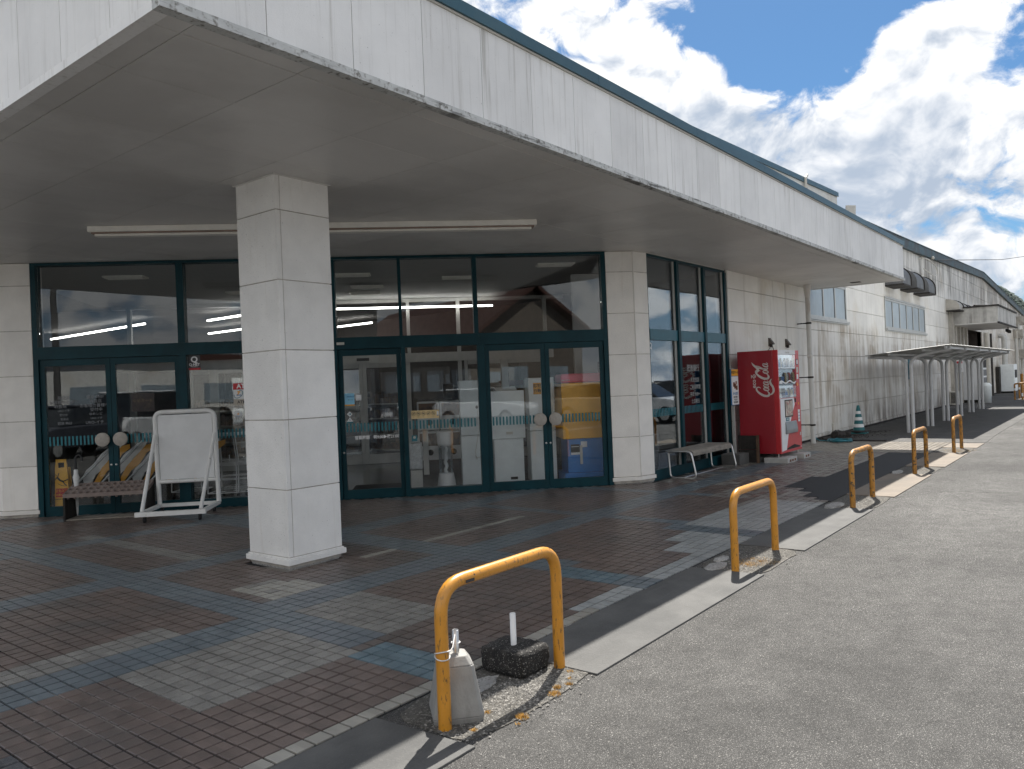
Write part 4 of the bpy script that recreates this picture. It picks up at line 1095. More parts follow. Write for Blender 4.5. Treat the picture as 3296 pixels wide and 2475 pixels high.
# lobby machines --------------------------------------------------------
def fthing(name, label, cat, s, d, group=None): return empty(name, label, cat, FP(s, d, 0.012), group)
t_ = fthing('slim_white_cabinet', 'tall slim white metal cabinet behind the glass left of the double doors', 'cabinet', .76, .9)
b = MB(); b.fbox(.60, .90, .7, 1.1, .012, .80); b.fbox(.60, .90, .7, 1.1, .806, 1.66); put(b, 'body', m_cabwhite, t_, bevel=.006)
b = MB(); b.T = FM(.86, .69, 1.24) @ Matrix.Rotation(PI / 2, 4, 'X'); b.lathe([(0, .01), (.02, .01), (.024, 0)], (0, 0, 0), 12); put(b, 'knob', m_black, t_)
b = MB(); b.tube(smooth_poly([FP(.865, .685, 1.22), FP(.88, .66, .9), FP(.80, .66, .5), FP(.84, .68, .42), FP(.90, .67, .48)], .08), .004, 6); put(b, 'cable', m_offwhite, t_)
t_ = fthing('game_cabinet', 'pale blue white game cabinet back standing behind the left leaf of the right double door', 'machine', 1.33, .6)
b = MB(); b.fbox(1.06, 1.59, .55, .62, .735, 1.475); b.fbox(1.10, 1.56, .60, .9, .04, .734); b.fbox(1.10, 1.56, .625, 1.1, .74, 1.40); put(b, 'body', m_cabwhite, t_, bevel=.008)
b = MB(); b.add([FP(1.16, .6, 1.476), FP(1.49, .6, 1.476), FP(1.49, .95, 1.476), FP(1.16, .95, 1.476), FP(1.13, .62, 1.53), FP(1.46, .62, 1.54), FP(1.46, .9, 1.54), FP(1.13, .9, 1.53)], [(4, 5, 6, 7), (0, 1, 5, 4), (1, 2, 6, 5), (2, 3, 7, 6), (3, 0, 4, 7)]); put(b, 'top_cover', m_alu, t_)
b = MB(); b.fbox(1.34, 1.45, .592, .599, .095, .135); put(b, 'outlet', m_rim, t_)
b = MB(); b.fbox(1.29, 1.39, .543, .549, .80, .84); put(b, 'handle_slot', m_offwhite, t_)
for s in (1.18, 1.48):
    b = MB(); b.T = FM(s, .62, .035) @ Matrix.Rotation(PI / 2, 4, 'Y'); b.lathe([(0, -.012), (.022, -.012), (.022, .012), (0, .012)], (0, 0, 0), 12); put(b, 'castor', m_black, t_)
t_ = fthing('white_cabinet', 'white cabinet with small yellow warning sign behind the double door meeting stile', 'cabinet', 1.9, .85)
b = MB(); b.fbox(1.70, 2.11, .8, 1.25, .012, .815); b.fbox(1.70, 2.11, .8, 1.25, .822, 1.66); put(b, 'body', m_cabwhite, t_, bevel=.006)
b = MB(); b.fbox(1.775, 1.90, .792, .799, 1.40, 1.58); so = put(b, 'warning_sign', m_amber, t_)
ftext('防犯', .062, 1.84, 1.53, m_print, so, d=.789, bold=.001); ftext('作動', .062, 1.84, 1.45, m_print, so, d=.789, bold=.001)
t_ = fthing('yellow_blue_machine', 'big yellow game machine on a blue base with pink top behind right door leaf', 'machine', 2.5, .5)
b = MB(); b.fbox(2.155, 2.80, .42, .50, .69, 1.555); b.fbox(2.16, 2.82, .51, 1.1, .69, 1.55); put(b, 'yellow_body', m_cabyel, t_, bevel=.012)
b = MB(); b.fbox(2.23, 2.80, .48, 1.05, .16, .688); b.fbox(2.17, 2.84, .46, 1.06, .012, .158); put(b, 'blue_base', m_cabblue, t_, bevel=.01)
b = MB(); b.fbox(2.16, 2.80, .44, 1.0, 1.56, 1.70); pk = put(b, 'pink_top', m_pink, t_, bevel=.03)
ftext('BIGOPPW', .03, 2.24, 1.60, m_offwhite, pk, d=.437)
b = MB(); b.fbox(2.28, 2.42, .472, .479, .45, .60); b2 = put(b, 'socket_panel', m_black, t_)
b = MB(); b.fbox(2.28, 2.42, .469, .4715, .44, .475); b.fbox(2.29, 2.41, .469, .4715, .56, .57); put(b, 'socket_trim', m_paper, b2)
b = MB(); b.fbox(2.44, 2.54, .474, .479, .55, .64); put(b, 'notice', m_paper, t_)
b = MB(); b.fbox(2.42, 2.46, .46, .478, .29, .58); put(b, 'plug_lead', m_alu, t_)
t_ = fthing('wrapped_bin', 'grey steel bag-wrapped bin behind the glass beside the capsule toy tower', 'bin', -.1, .8)
b = MB(); b.fbox(-.2, -.02, .75, 1.05, .03, .30); b.fbox(.0, .09, .95, 1.15, .2, .9); put(b, 'body', m_alu, t_, bevel=.006)
b = MB(); b.fbox(-.215, -.01, .74, 1.06, .31, .72); b.fbox(-.18, -.05, .78, 1.0, .721, .78); put(b, 'plastic_bag', mat('cloudy_bag', (.5, .52, .53), .35, var=.2, vs=20, bump=1, bs=25), t_, bevel=.03)
t_ = fthing('capsule_tower', 'white funnel tower with clear tube and spiral core behind the glass', 'game tower', .35, .8)
cx, cy, _ = FP(.35, .8, 0)
b = MB(); b.lathe([(.145, .012), (.145, .03), (.12, .2), (.115, .23), (0, .23)], (cx, cy, 0), 24); put(b, 'base', m_white, t_)
b = MB(); b.lathe([(0, .66), (.11, .66), (.125, .69), (.13, .87), (.12, .885), (0, .885)], (cx, cy, 0), 24); put(b, 'head', m_white, t_)
b = MB(); b.lathe([(.11, .23), (.11, .66)], (cx, cy, 0), 24); put(b, 'clear_tube', m_clear, t_)
b = MB(); b.tube([(cx + .012 * math.cos(i * .9), cy + .012 * math.sin(i * .9), .23 + i * .018) for i in range(25)], .027, 10); put(b, 'spiral_core', m_white, t_)
# capsule toy machines in a row deeper in the lobby
def gacha(s, d, z, lab):
    t = fthing('capsule_toy_machine', lab, 'toy machine', s, d, 'capsule toy machines in the lobby')
    b = MB(); b.fbox(s - .2, s + .2, d, d + .35, z, z + .52); put(b, 'body', m_white, t, bevel=.01)
    b = MB(); b.fbox(s - .17, s + .17, d - .012, d - .001, z + .26, z + .49); put(b, 'window', m_shelf, t)
    b = MB(); b.T = FM(s + .02, d - .012, z + .14) @ Matrix.Rotation(PI / 2, 4, 'X'); b.lathe([(0, .01), (.05, .01), (.055, 0)], (0, 0, 0), 16); b.lathe([(.03, .02), (.05, .02), (.05, .01)], (0, 0, 0), 16); put(b, 'dial', m_rim, t)
for i in range(3):
    gacha(.12 + i * .42, 2.9, .25, 'lower capsule toy machine, number %s from the left in the lobby row' % ('one', 'two', 'three')[i])
    gacha(.12 + i * .42, 2.9, .80, 'upper capsule toy machine, number %s from the left in the lobby row' % ('one', 'two', 'three')[i])
# shopping carts nested behind the left glass
m_cartwire = mat('pale_cart_wire', (.88, .88, .88), .35, var=.05)
def cart(s, d, grp, lab):
    t = fthing('shopping_cart', lab, 'cart', s, d, grp)
    P_ = lambda a, c_, z: FP(s + a, d + c_, z)
    b = MB(); r_ = .009
    for a in (-.22, .22):
        b.tube(smooth_poly([P_(a, .0, .14), P_(a, .05, .62), P_(a, -.12, 1.0)], .05), r_, 6)
        b.tube([P_(a, 0, .14), P_(a, .62, .12)], r_, 6)
        b.tube(smooth_poly([P_(a, .03, .58), P_(a, .55, .50), P_(a, .55, .62)], .04), r_, 6)
        b.tube([P_(a, .03, .33), P_(a, .5, .30)], r_, 6)
    b.tube([P_(-.22, -.12, 1.0), P_(.22, -.12, 1.0)], .013, 8)
    for c_, z in ((.0, .14), (.3, .13), (.62, .12), (.55, .50), (.03, .58), (.3, .54), (.5, .30), (.03, .33)): b.tube([P_(-.22, c_, z), P_(.22, c_, z)], r_ * .8, 6)
    put(b, 'frame', m_cartwire, t)
    for a in (-.2, .2):
        for c_ in (.03, .58):
            b = MB(); b.T = FM(s + a, d + c_, .065) @ Matrix.Rotation(PI / 2, 4, 'Y'); b.lathe([(0, -.012), (.05, -.012), (.05, .012), (0, .012)], (0, 0, 0), 12); put(b, 'wheel', m_black, t)
for i, (s, d) in enumerate(((-2.95, .5), (-2.55, .55), (-2.3, .9), (-3.6, .95), (-2.9, 1.1))):
    cart(s, d, 'shopping carts behind the left glass', ('shopping cart just right of the blank signboard, behind glass', 'second shopping cart right of the blank signboard', 'shopping cart nearest the pillar behind the glass', 'shopping cart behind the blank signboard', 'shopping cart standing deepest of the group')[i])
# long blue/green kiddie ride hood and checkout-like slanted boards behind the far left doors
for i in range(5):
    t = fthing('slanted_flyer_rack', ('leftmost', 'second', 'middle', 'fourth', 'rightmost')[i] + ' slanted rack rail with orange and white curved board behind the left doors', 'rack', -4.85 + i * .33, .6, 'slanted racks behind the left doors')
    s = -4.95 + i * .34
    b = MB(); b.tube([FP(s, .35, .38), FP(s + .55, .55, .98)], .016, 8); put(b, 'rail', m_steelrough, t)
    pts = [(0.02, .36), (.10, .36), (.16, .50), (.27, .60), (.33, .72), (.46, .84), (.52, .95), (.40, .93), (.24, .80), (.14, .66), (.05, .58), (.0, .48)]
    b = MB(); n = len(pts); b.add([FP(s + .05 + a, .48 + a * .3, z) for a, z in pts] + [FP(s + .05 + a, .50 + a * .3, z) for a, z in pts], [tuple(range(n)), tuple(reversed(range(n, 2 * n)))] + [(i_, (i_ + 1) % n, n + (i_ + 1) % n, n + i_) for i_ in range(n)])
    put(b, 'board', m_paper, t)
    pts = [(.12, .36), (.19, .36), (.30, .54), (.40, .62), (.50, .78), (.60, .86), (.60, .92), (.50, .90), (.36, .74), (.24, .60)]
    b = MB(); n = len(pts); b.add([FP(s + .06 + a, .46 + a * .3, z) for a, z in pts] + [FP(s + .06 + a, .475 + a * .3, z) for a, z in pts], [tuple(range(n)), tuple(reversed(range(n, 2 * n)))] + [(i_, (i_ + 1) % n, n + (i_ + 1) % n, n + i_) for i_ in range(n)])
    put(b, 'orange_stripe', m_amber, t)
# small desk seen behind the side glazing
t = empty('white_side_table', 'white table frame standing behind the side window near the column', 'table', (11.1, 6.1, 0))
b = MB(); b.box(10.75, 5.85, .66, 11.15, 6.5, .69)
for (x, y) in ((10.78, 5.88), (11.12, 5.88), (11.12, 6.45)): b.box(x - .03, y - .03, .012, x + .03, y + .03, .659)
b.box(10.8, 5.87, .34, 11.1, 5.9, .37); put(b, 'frame', m_white, t)
b = MB(); b.box(11.4, 6.5, .012, 13.3, 7.1, 1.9); tag(b.build('dark_display_cabinet', m_dark, bevel=.01), 'dark tall cabinet behind the middle and right side windows', 'cabinet')

# ================================================================== OUTDOOR THINGS
ORD = ['frontmost', 'second', 'third', 'fourth', 'farthest']
def barrier(x, y, w, h, m, label, rad=.12, r=.031):
    t = empty('barrier', label, 'barrier', (x + w / 2, y, 0), 'yellow arched barriers along the kerb')
    pts = smooth_poly([(x, y, -.05), (x, y, h - r), (x + w, y, h - r), (x + w, y, -.05)], rad, 8)
    b = MB(); b.tube(pts, r, 20); put(b, 'arch', m, t)
    return t
LAB = ['frontmost yellow arched barrier with white string tied round its left leg',
       'second yellow arched barrier from the front, beside a straw coloured weed patch',
       'third yellow arched barrier from the front, standing before the black asphalt patch',
       'fourth yellow arched barrier from the front, worn and rusty, on the tan strip',
       'farthest yellow arched barrier of the row, very worn, near the bicycle shelter']
for i, x in enumerate(XB):
    barrier(x, 2.47, (.91, .90, .89, .88, .85)[i], (.685, .655, .66, .66, .66)[i], m_yellow if i < 2 else m_yelworn, LAB[i], .15)
# string
b = MB()
for z, t_ in ((.335, .01), (.352, -.012)):
    b.tube([(2.54 + .0345 * math.cos(a), 2.47 + .0345 * math.sin(a), z + t_ * math.sin(a + .5)) for a in [2 * PI * k / 20 for k in range(20)]], .0028, 6, closed=True)
b.tube([(2.555, 2.455, .335), (2.60, 2.46, .36), (2.66, 2.50, .395)], .0028, 6)
b.tube([(2.694 + .021 * math.cos(a), 2.528 + .021 * math.sin(a), .345) for a in [2 * PI * k / 14 for k in range(14)]], .0025, 6, closed=True)
tag(b.build('string', m_nylon), 'white string tying the frontmost barrier leg to the steel tube', 'string')
# decal on first barrier
b = MB(); b.box(2.685, 2.4375, .638, 2.745, 2.4395, .652); ob = tag(b.build('small_decal', m_print), 'tiny black decal on the top bar of the frontmost barrier', 'sticker')

# concrete foot with steel tube
def frustum(b, c, s0, s1, z0, z1, rot, ch=.18):
    def oct_(s, z):
        h = s / 2; k = h * (1 - ch); pts = [(h, -k), (h, k), (k, h), (-k, h), (-h, k), (-h, -k), (-k, -h), (k, -h)]
        return [(c[0] + x * math.cos(rot) - y * math.sin(rot), c[1] + x * math.sin(rot) + y * math.cos(rot), z) for x, y in pts]
    A = oct_(s0, z0); B = oct_(s1, z1)
    b.add(A + B, [tuple(reversed(range(8))), tuple(range(8, 16))] + [(i, (i + 1) % 8, 8 + (i + 1) % 8, 8 + i) for i in range(8)])
cf = empty('sign_foot', 'pale tapered concrete sign foot holding a short steel tube behind the frontmost barrier', 'sign base', (2.675, 2.545, 0))
b = MB(); rot_ = R(-40)
frustum(b, (2.687, 2.535), .228, .240, 0, .03, rot_); frustum(b, (2.687, 2.535), .240, .165, .031, .255, rot_); frustum(b, (2.687, 2.535), .163, .11, .256, .295, rot_, .2)
put(b, 'foot', m_pedestal, cf, bevel=.004)
b = MB(); b.lathe([(.0155, .29), (.0155, .405), (.0135, .405), (.0135, .30)], (2.694, 2.528, 0), 16); put(b, 'tube', m_steel, cf)
cf = empty('black_block', 'blackened rough concrete block holding a short white plastic pipe', 'sign base', (3.3, 2.65, 0))
b = MB(); random.seed(11)
nx_, ny_, nz_ = 9, 9, 5
def bp(u, v, w): 
    return (3.175 + .245 * u, 2.51 + .29 * v, .012 + .128 * w)
vid = {}
def vert(i, j, k_):
    if (i, j, k_) not in vid:
        p = Vector(bp(i / nx_, j / ny_, k_ / nz_)); e = sum((i in (0, nx_), j in (0, ny_), k_ in (0, nz_)))
        c = Vector(bp(.5, .5, .5)); q = (1 - .035 * max(0, e - 1)); p = c + (p - c) * q
        p += Vector([random.uniform(-.004, .004) for _ in range(3)])
        vid[(i, j, k_)] = len(b.v); b.v.append(tuple(p))
    return vid[(i, j, k_)]
def face(q): b.f.append([vert(*p) for p in q]); b.m.append(0); b.sm.append(True)
for i in range(nx_):
    for j in range(ny_): face(((i, j, nz_), (i + 1, j, nz_), (i + 1, j + 1, nz_), (i, j + 1, nz_))); face(((i, j, 0), (i, j + 1, 0), (i + 1, j + 1, 0), (i + 1, j, 0)))
    for k_ in range(nz_): face(((i, 0, k_), (i + 1, 0, k_), (i + 1, 0, k_ + 1), (i, 0, k_ + 1))); face(((i + 1, ny_, k_), (i, ny_, k_), (i, ny_, k_ + 1), (i + 1, ny_, k_ + 1)))
for j in range(ny_):
    for k_ in range(nz_): face(((0, j + 1, k_), (0, j, k_), (0, j, k_ + 1), (0, j + 1, k_ + 1))); face(((nx_, j, k_), (nx_, j + 1, k_), (nx_, j + 1, k_ + 1), (nx_, j, k_ + 1)))
put(b, 'block', m_blackblock, cf)
b = MB(); b.lathe([(.0165, .12), (.0165, .31), (.0145, .31), (.0145, .16), (0, .16)], (3.295, 2.66, 0), 16); put(b, 'pipe', m_white, cf)
random.seed(5)

# blank signboard on castors ---------------------------------------------
sb = empty('blank_signboard', 'blank white metal signboard on a rusty castor frame before the doors', 'signboard', FP(-3.17, -.75, 0))
def fp3(s, d, z): return Vector(FP(s, d, z))
b = MB(); s0, s1 = -3.575, -2.80
lean = lambda z: -.36 - (z - .1) * .05
b.tube(smooth_poly([fp3(s0, lean(.13), .13), fp3(s0, lean(1.385), 1.385), fp3(s1, lean(1.385), 1.385), fp3(s1, lean(.13), .13)], .11, 7), .031, 14)
b.tube([fp3(s0, lean(.44), .44), fp3(s1, lean(.44), .44)], .026, 12)
put(b, 'tube_frame', m_whitedirty, sb)
b = MB(); 
A = [fp3(s0 + .035, lean(.47) - .01, .47), fp3(s1 - .035, lean(.47) - .01, .47), fp3(s1 - .035, lean(1.33) - .01, 1.345), fp3(s0 + .035, lean(1.33) - .01, 1.345)]
inw = Vector((.7071, .7071, 0)) * .02
b.add(A + [p + inw for p in A], [(0, 1, 2, 3), (7, 6, 5, 4), (0, 4, 5, 1), (1, 5, 6, 2), (2, 6, 7, 3), (3, 7, 4, 0)]); put(b, 'board', m_white, sb)
b = MB()
for s in (s0, s1): b.tube([fp3(s + (.03 if s == s0 else -.03), -1.13, .15), fp3(s, lean(1.08) - .04, 1.08)], .024, 12)
put(b, 'strut', m_whitedirty, sb)
b = MB(); b.fbox(s0 - .04, s1 + .04, -1.19, -1.13, .095, .15); b.fbox(s0 - .02, s1 + .02, -.40, -.35, .10, .145)
b.fbox(s0 - .02, s0 + .03, -1.129, -.401, .10, .145); b.fbox(s1 - .03, s1 + .02, -1.129, -.401, .10, .145); put(b, 'base_frame', m_whitedirty, sb)
for s in (s0 + .05, s1 - .05):
    for d_ in (-1.1, -.42):
        b = MB(); b.T = FM(s, d_, .042) @ Matrix.Rotation(PI / 2, 4, 'Y'); b.lathe([(0, -.013), (.035, -.013), (.04, -.008), (.04, .008), (.035, .013), (0, .013)], (0, 0, 0), 14)
        b.T = None; b.fbox(s - .018, s + .018, d_ - .02, d_ + .02, .07, .099); put(b, 'castor', m_black, sb)

# umbrella stand ----------------------------------------------------------
us = empty('umbrella_stand', 'brown slotted umbrella stand tray with dark side panels before the left doors', 'umbrella stand', FP(-4.2, -.45, 0))
S0, S1, DF, DB, ZF, ZB = -4.70, -3.66, -.62, -.28, .365, .47
nc, nr = 12, 3
tv = lambda a, c_: fp3(S0 + (S1 - S0) * a, DF + (DB - DF) * c_, ZF + (ZB - ZF) * c_)
b = MB(); b.smooth = False
for i in range(nc):
    for j in range(nr):
        c_ = tv((i + .5) / nc, (j + .5) / nr); n_ = 12
        sq = []; ring = []; mid = []; bot = []
        ux = (tv(1, 0) - tv(0, 0)).normalized(); uy = (tv(0, 1) - tv(0, 0)).normalized(); uz = ux.cross(uy)
        hx = (S1 - S0) / nc / 2; hy = (tv(0, 1) - tv(0, 0)).length / nr / 2
        for k in range(n_):
            a = 2 * PI * (k + .5) / n_; ca, sa = math.cos(a), math.sin(a); q = 1 / max(abs(ca), abs(sa))
            sq.append(c_ + ux * ca * q * hx + uy * sa * q * hy); ring.append(c_ + ux * ca * hx * .80 + uy * sa * hy * .80)
            mid.append(c_ + ux * ca * hx * .55 + uy * sa * hy * .60 - uz * .035); bot.append(c_ + ux * ca * hx * .22 + uy * sa * hy * .22 - uz * .055)
        vs = sq + ring + mid + bot
        b.add(vs, [(r_ * n_ + k, r_ * n_ + (k + 1) % n_, (r_ + 1) * n_ + (k + 1) % n_, (r_ + 1) * n_ + k) for r_ in range(3) for k in range(n_)] + [tuple(range(3 * n_, 4 * n_))])
put(b, 'cup_tray', m_stand, us)
b = MB(); dn = Vector((0, 0, .045))
for (p, q_) in ((tv(0, 0), tv(1, 0)), (tv(1, 1), tv(0, 1)), (tv(0, 1), tv(0, 0)), (tv(1, 0), tv(1, 1))): b.add([p - dn, q_ - dn, q_ + dn * .06, p + dn * .06], [(0, 1, 2, 3)])
for i in range(nc):
    c_ = tv((i + .5) / nc, .16); b.cyl(c_ - Vector((0, 0, .03)), c_ - Vector((0, 0, .085)), .017, 8)
put(b, 'tray_skirt', m_stand, us)
for s in (S0 + .012, S1 - .012):
    b = MB(); A = [fp3(s - .012, DF, 0), fp3(s - .012, DB, 0), fp3(s - .012, DB, ZB - .04), fp3(s - .012, DF, ZF - .045)]; o_ = Vector(FX) * .024
    b.add(A + [p + o_ for p in A], [(3, 2, 1, 0), (4, 5, 6, 7), (0, 1, 5, 4), (1, 2, 6, 5), (2, 3, 7, 6), (3, 0, 4, 7)]); put(b, 'side_panel', m_darkwood, us)
for i in range(5):
    b = MB(); b.fbox(S0 + .026, S1 - .026, DF + .01 + i * .062, DF + .065 + i * .062, .018 + (i % 2) * .001, .034); put(b, 'slat', m_wood, us)
# umbrella in the stand
um = empty('umbrella', 'single white folded umbrella with black crook handle in the stand', 'umbrella', FP(-4.645, -.33, 0))
ax, ay = FP(-4.645, -.33, 0)[:2]
b = MB(); b.lathe([(.004, .045), (.012, .08), (.02, .2), (.024, .33), (.026, .40), (.03, .47), (.042, .56), (.028, .60), (.026, .66), (.012, .665)], (ax, ay, 0), 9); put(b, 'folded_canopy', m_nylon, um)
b = MB(); b.lathe([(.0265, .475), (.030, .51), (.0315, .52)], (ax, ay, 0), 12); put(b, 'strap', m_black, um)
b = MB(); pts = [(ax, ay, .66), (ax, ay, .80)] + [tuple(Vector((ax, ay, .80)) + Vector(FX) * (.042 - .042 * math.cos(a)) + Vector((0, 0, .055 * math.sin(a)))) for a in [PI * k / 10 for k in range(1, 11)]]
pts.append(tuple(Vector(pts[-1]) - Vector((0, 0, .025)))); b.tube(pts, .013, 10); put(b, 'handle', m_black, um)

# wet-floor board behind the door glass
wf = empty('wet_floor_sign', 'yellow wet floor caution board standing behind the leftmost door glass', 'floor sign', FP(-4.98, .13, 0))
s0, s1 = -5.12, -4.92
m_ysign = m_yelsign
b = MB(); pts = [(s0, .03), (s1, .03), (s1 - .02, .70), (s1 - .045, .78), (s0 + .045, .78), (s0 + .02, .70)]
def flat(b, pts, d0, d1, mi=None):
    n = len(pts); b.add([FP(a, d0, z) for a, z in pts] + [FP(a, d1, z) for a, z in pts], [tuple(range(n)), tuple(reversed(range(n, 2 * n)))] + [((i + 1) % n, i, n + i, n + (i + 1) % n) for i in range(n)], mi)
flat(b, [(s0, .03), (s1, .03), (s1 - .02, .66), (s0 + .02, .66)], .10, .125); flat(b, [(s0 + .02, .661), (s0 + .06, .661), (s0 + .055, .78), (s0 + .035, .78)], .10, .125)
flat(b, [(s1 - .06, .661), (s1 - .02, .661), (s1 - .035, .78), (s1 - .055, .78)], .10, .125); flat(b, [(s0 + .06, .735), (s1 - .06, .735), (s1 - .06, .78), (s0 + .06, .78)], .10, .125)
put(b, 'board', m_ysign, wf)
b = MB(); flat(b, [(s0 + .02, .10), (s1 - .01, .10), (s1 - .03, .66), (s0 + .04, .66)], .22, .235); put(b, 'rear_board', m_ysign, wf)
b = MB(); flat(b, [(s0 + .02, .255), (s1 - .02, .255), (s1 - .022, .375), (s0 + .022, .375)], .098, .0995); rp = put(b, 'red_label', m_redprint, wf)
ftext('足もとに', .046, (s0 + s1) / 2, .34, m_amber, rp, d=.096, bold=.001); ftext('ご注意ください', .032, (s0 + s1) / 2, .285, m_amber, rp, d=.096, bold=.0008)
ftext('WATCH YOUR STEP', .02, (s0 + s1) / 2, .225, m_print, rp, d=.098, bold=.0006)
b = MB(); cs = (s0 + s1) / 2
def fig(b, pts, r): b.tube([FP(cs + a, .097, z) for a, z in pts], r, 6)
fig(b, [(-.055, .535), (-.02, .49), (.02, .47)], .012); fig(b, [(.02, .47), (.09, .50)], .007); fig(b, [(.02, .47), (.045, .43), (.07, .41)], .007); fig(b, [(-.05, .53), (-.03, .59)], .006); fig(b, [(-.05, .53), (-.085, .50)], .006)
fig(b, [(-.068, .565), (-.066, .567)], .014); fig(b, [(-.05, .445), (.0, .415), (.05, .405)], .003); put(b, 'pictogram', m_print, wf)

# bench ------------------------------------------------------------------
bn = empty('bench', 'low bench with curved grey slat seat and tubular steel legs below the side window', 'bench', (11.8, 5.45, 0))
for x in (11.0, 12.55):
    b = MB(); b.tube(smooth_poly([(x, 5.66, .425), (x, 5.24, .43), (x, 5.16, .02), (x, 5.60, .02), (x, 5.62, .40)], .07, 6), .015, 10); put(b, 'leg_loop', m_steel, bn)
b = MB(); b.tube([(11.0, 5.245, .385), (12.55, 5.245, .385)], .013, 8); b.tube([(11.0, 5.40, .02), (12.55, 5.40, .02)], .011, 8); b.tube([(11.0, 5.62, .40), (12.55, 5.62, .40)], .013, 8); put(b, 'rail', m_steel, bn)
prof = [(5.215, .375), (5.218, .405), (5.235, .428), (5.262, .441), (5.30, .444), (5.36, .441), (5.42, .437), (5.49, .437), (5.56, .440), (5.64, .445)]
for (i0, i1) in ((0, 4), (4, 5), (5, 6), (6, 7), (7, 8), (8, 9)):
    b = MB(); P_ = prof[i0:i1 + 1]; P_ = [(y + (.002 if k == 0 else -.004 if k == len(P_) - 1 and i1 < 9 else 0), z) for k, (y, z) in enumerate(P_)]
    b.prism_x(P_ + [(y, z - .018) for y, z in reversed(P_)], 11.03, 12.52); put(b, 'slat', m_wood, bn, bevel=.002)

# sign stand with block
ss = empty('menu_sign', 'slim upright sign with orange header on a pole set in a concrete block', 'sign', (13.15, 5.42, 0))
b = MB(); b.box(12.95, 5.26, 0, 13.38, 5.60, .20); put(b, 'base_block', m_conc, ss, bevel=.012)
b = MB(); b.box(13.13, 5.40, .201, 13.165, 5.435, 1.7); put(b, 'post', m_alu, ss)
b = MB(); b.box(12.995, 5.375, 1.05, 13.30, 5.398, 1.685); fr = put(b, 'panel', m_blueprint, ss, bevel=.004)
b = MB(); b.box(13.0, 5.371, 1.565, 13.295, 5.3745, 1.68); put(b, 'header', m_amber, fr)
b = MB(); b.box(13.0, 5.371, 1.06, 13.295, 5.3745, 1.555); put(b, 'face', m_paper, fr)
text_mesh('lettering', '中古マート', .062, TMX((13.147, 5.369, 1.622), (1, 0, 0)), m_print, fr, bold=.002)
b = MB()
for (x, z, r) in ((13.1, 1.42, .045), (13.15, 1.39, .05), (13.21, 1.36, .045), (13.20, 1.45, .03)): b.lathe([(0, 0)], (0, 0, 0), 3) if False else b.box(x - r, 5.3702, z - r, x + r, 5.3708, z + r * .7)
put(b, 'food_print', mat('food_print', (.20, .11, .07), .6, var=.6, vs=40, col2=(.45, .06, .04), c2s=30, c2r=(.55, .6)), fr)
text_mesh('lettering', 'から揚げ', .055, TMX((13.147, 5.3685, 1.25), (1, 0, 0)), m_blueprint, fr, bold=.001)
for i, s_ in enumerate(('お持ち帰り', 'できます', 'お弁当各種')): text_mesh('lettering', s_, .038, TMX((13.147, 5.3685, 1.19 - i * .045), (1, 0, 0)), m_print, fr, bold=.0005)
b = MB(); b.box(13.385, 5.08, 0, 13.425, 5.12, .50); b.box(13.39, 5.122, .005, 13.42, 5.46, .245); b.box(13.39, 5.122, .25, 13.42, 5.46, .495)
tag(b.build('dark_board', m_darkwood, bevel=.004), 'dark weathered wooden board upright between sign block and vending machine', 'board')
b = MB(); b.box(13.372, 5.076, 0, 13.384, 5.124, .502); tag(b.build('wooden_lath', m_brownwood), 'brown wooden lath along the front edge of the dark board', 'lath')

# vending machine ----------------------------------------------------------
VX0, VX1, VY0, VY1, VZ0, VZ1 = 13.50, 14.63, 4.73, 5.46, .165, 1.99
vm = empty('vending_machine', 'red drinks vending machine with white script logo standing on concrete blocks', 'vending machine', (14.06, 5.1, 0))
b = MB(); b.box(VX0, VY0 + .09, VZ0, VX1, VY1, VZ1); put(b, 'cabinet', m_red, vm, bevel=.01)
b = MB(); b.box(VX0 + .003, VY0 + .001, VZ0, VX0 + .035, VY0 + .088, VZ1); b.box(VX1 - .03, VY0 + .001, VZ0, VX1 - .003, VY0 + .088, VZ1); b.box(VX0 + .036, VY0 + .001, VZ0, VX1 - .031, VY0 + .088, VZ0 + .05); b.box(VX0 + .036, VY0 + .002, VZ0 + .051, VX1 - .031, VY0 + .088, 1.13)
b.box(14.44, VY0 + .0015, 1.131, VX1 - .031, VY0 + .088, 1.92)
put(b, 'door', m_redfront, vm, bevel=.004)
yf = VY0
b = MB(); b.box(VX0 + .036, yf, 1.91, 14.44, VY0 + .088, VZ1 - .002); put(b, 'header', m_paper, vm, bevel=.005)
b = MB(); b.box(14.441, yf, 1.921, VX1 - .031, VY0 + .088, VZ1 - .002); put(b, 'header_end', m_redfront, vm)
# white flank shape
def vflat(pts, d, m, name, par=None):
    b = MB(); b.prism_y(pts, yf - d, yf - d + .0015); return put(b, name, m, par or vm)
vflat([(13.54, .20), (13.79, .215), (13.92, .50), (14.10, .78), (14.22, .92), (14.30, 1.0), (14.27, 1.125), (13.54, 1.125)], .0012, m_paper, 'white_graphic')
vflat([(13.545, .205), (13.552, .205), (13.552, 1.12), (13.545, 1.12)], .0030, m_redfront, 'edge_line')
b = MB(); b.box(13.545, yf + .06, 1.135, 14.435, VY0 + .085, 1.905); dsp = put(b, 'display_case', mat('pale_case', (.42, .50, .55), .5, emit=(.75, .88, 1, .07)), vm)
random.seed(3)
canm = [mat('can_red', (.45, .03, .03), .3), mat('can_brown', (.16, .09, .05), .4), mat('can_blue', (.04, .14, .35), .3), mat('can_white', (.6, .6, .58), .3), mat('can_black', (.03, .03, .035), .3), mat('can_gold', (.45, .33, .12), .3)]
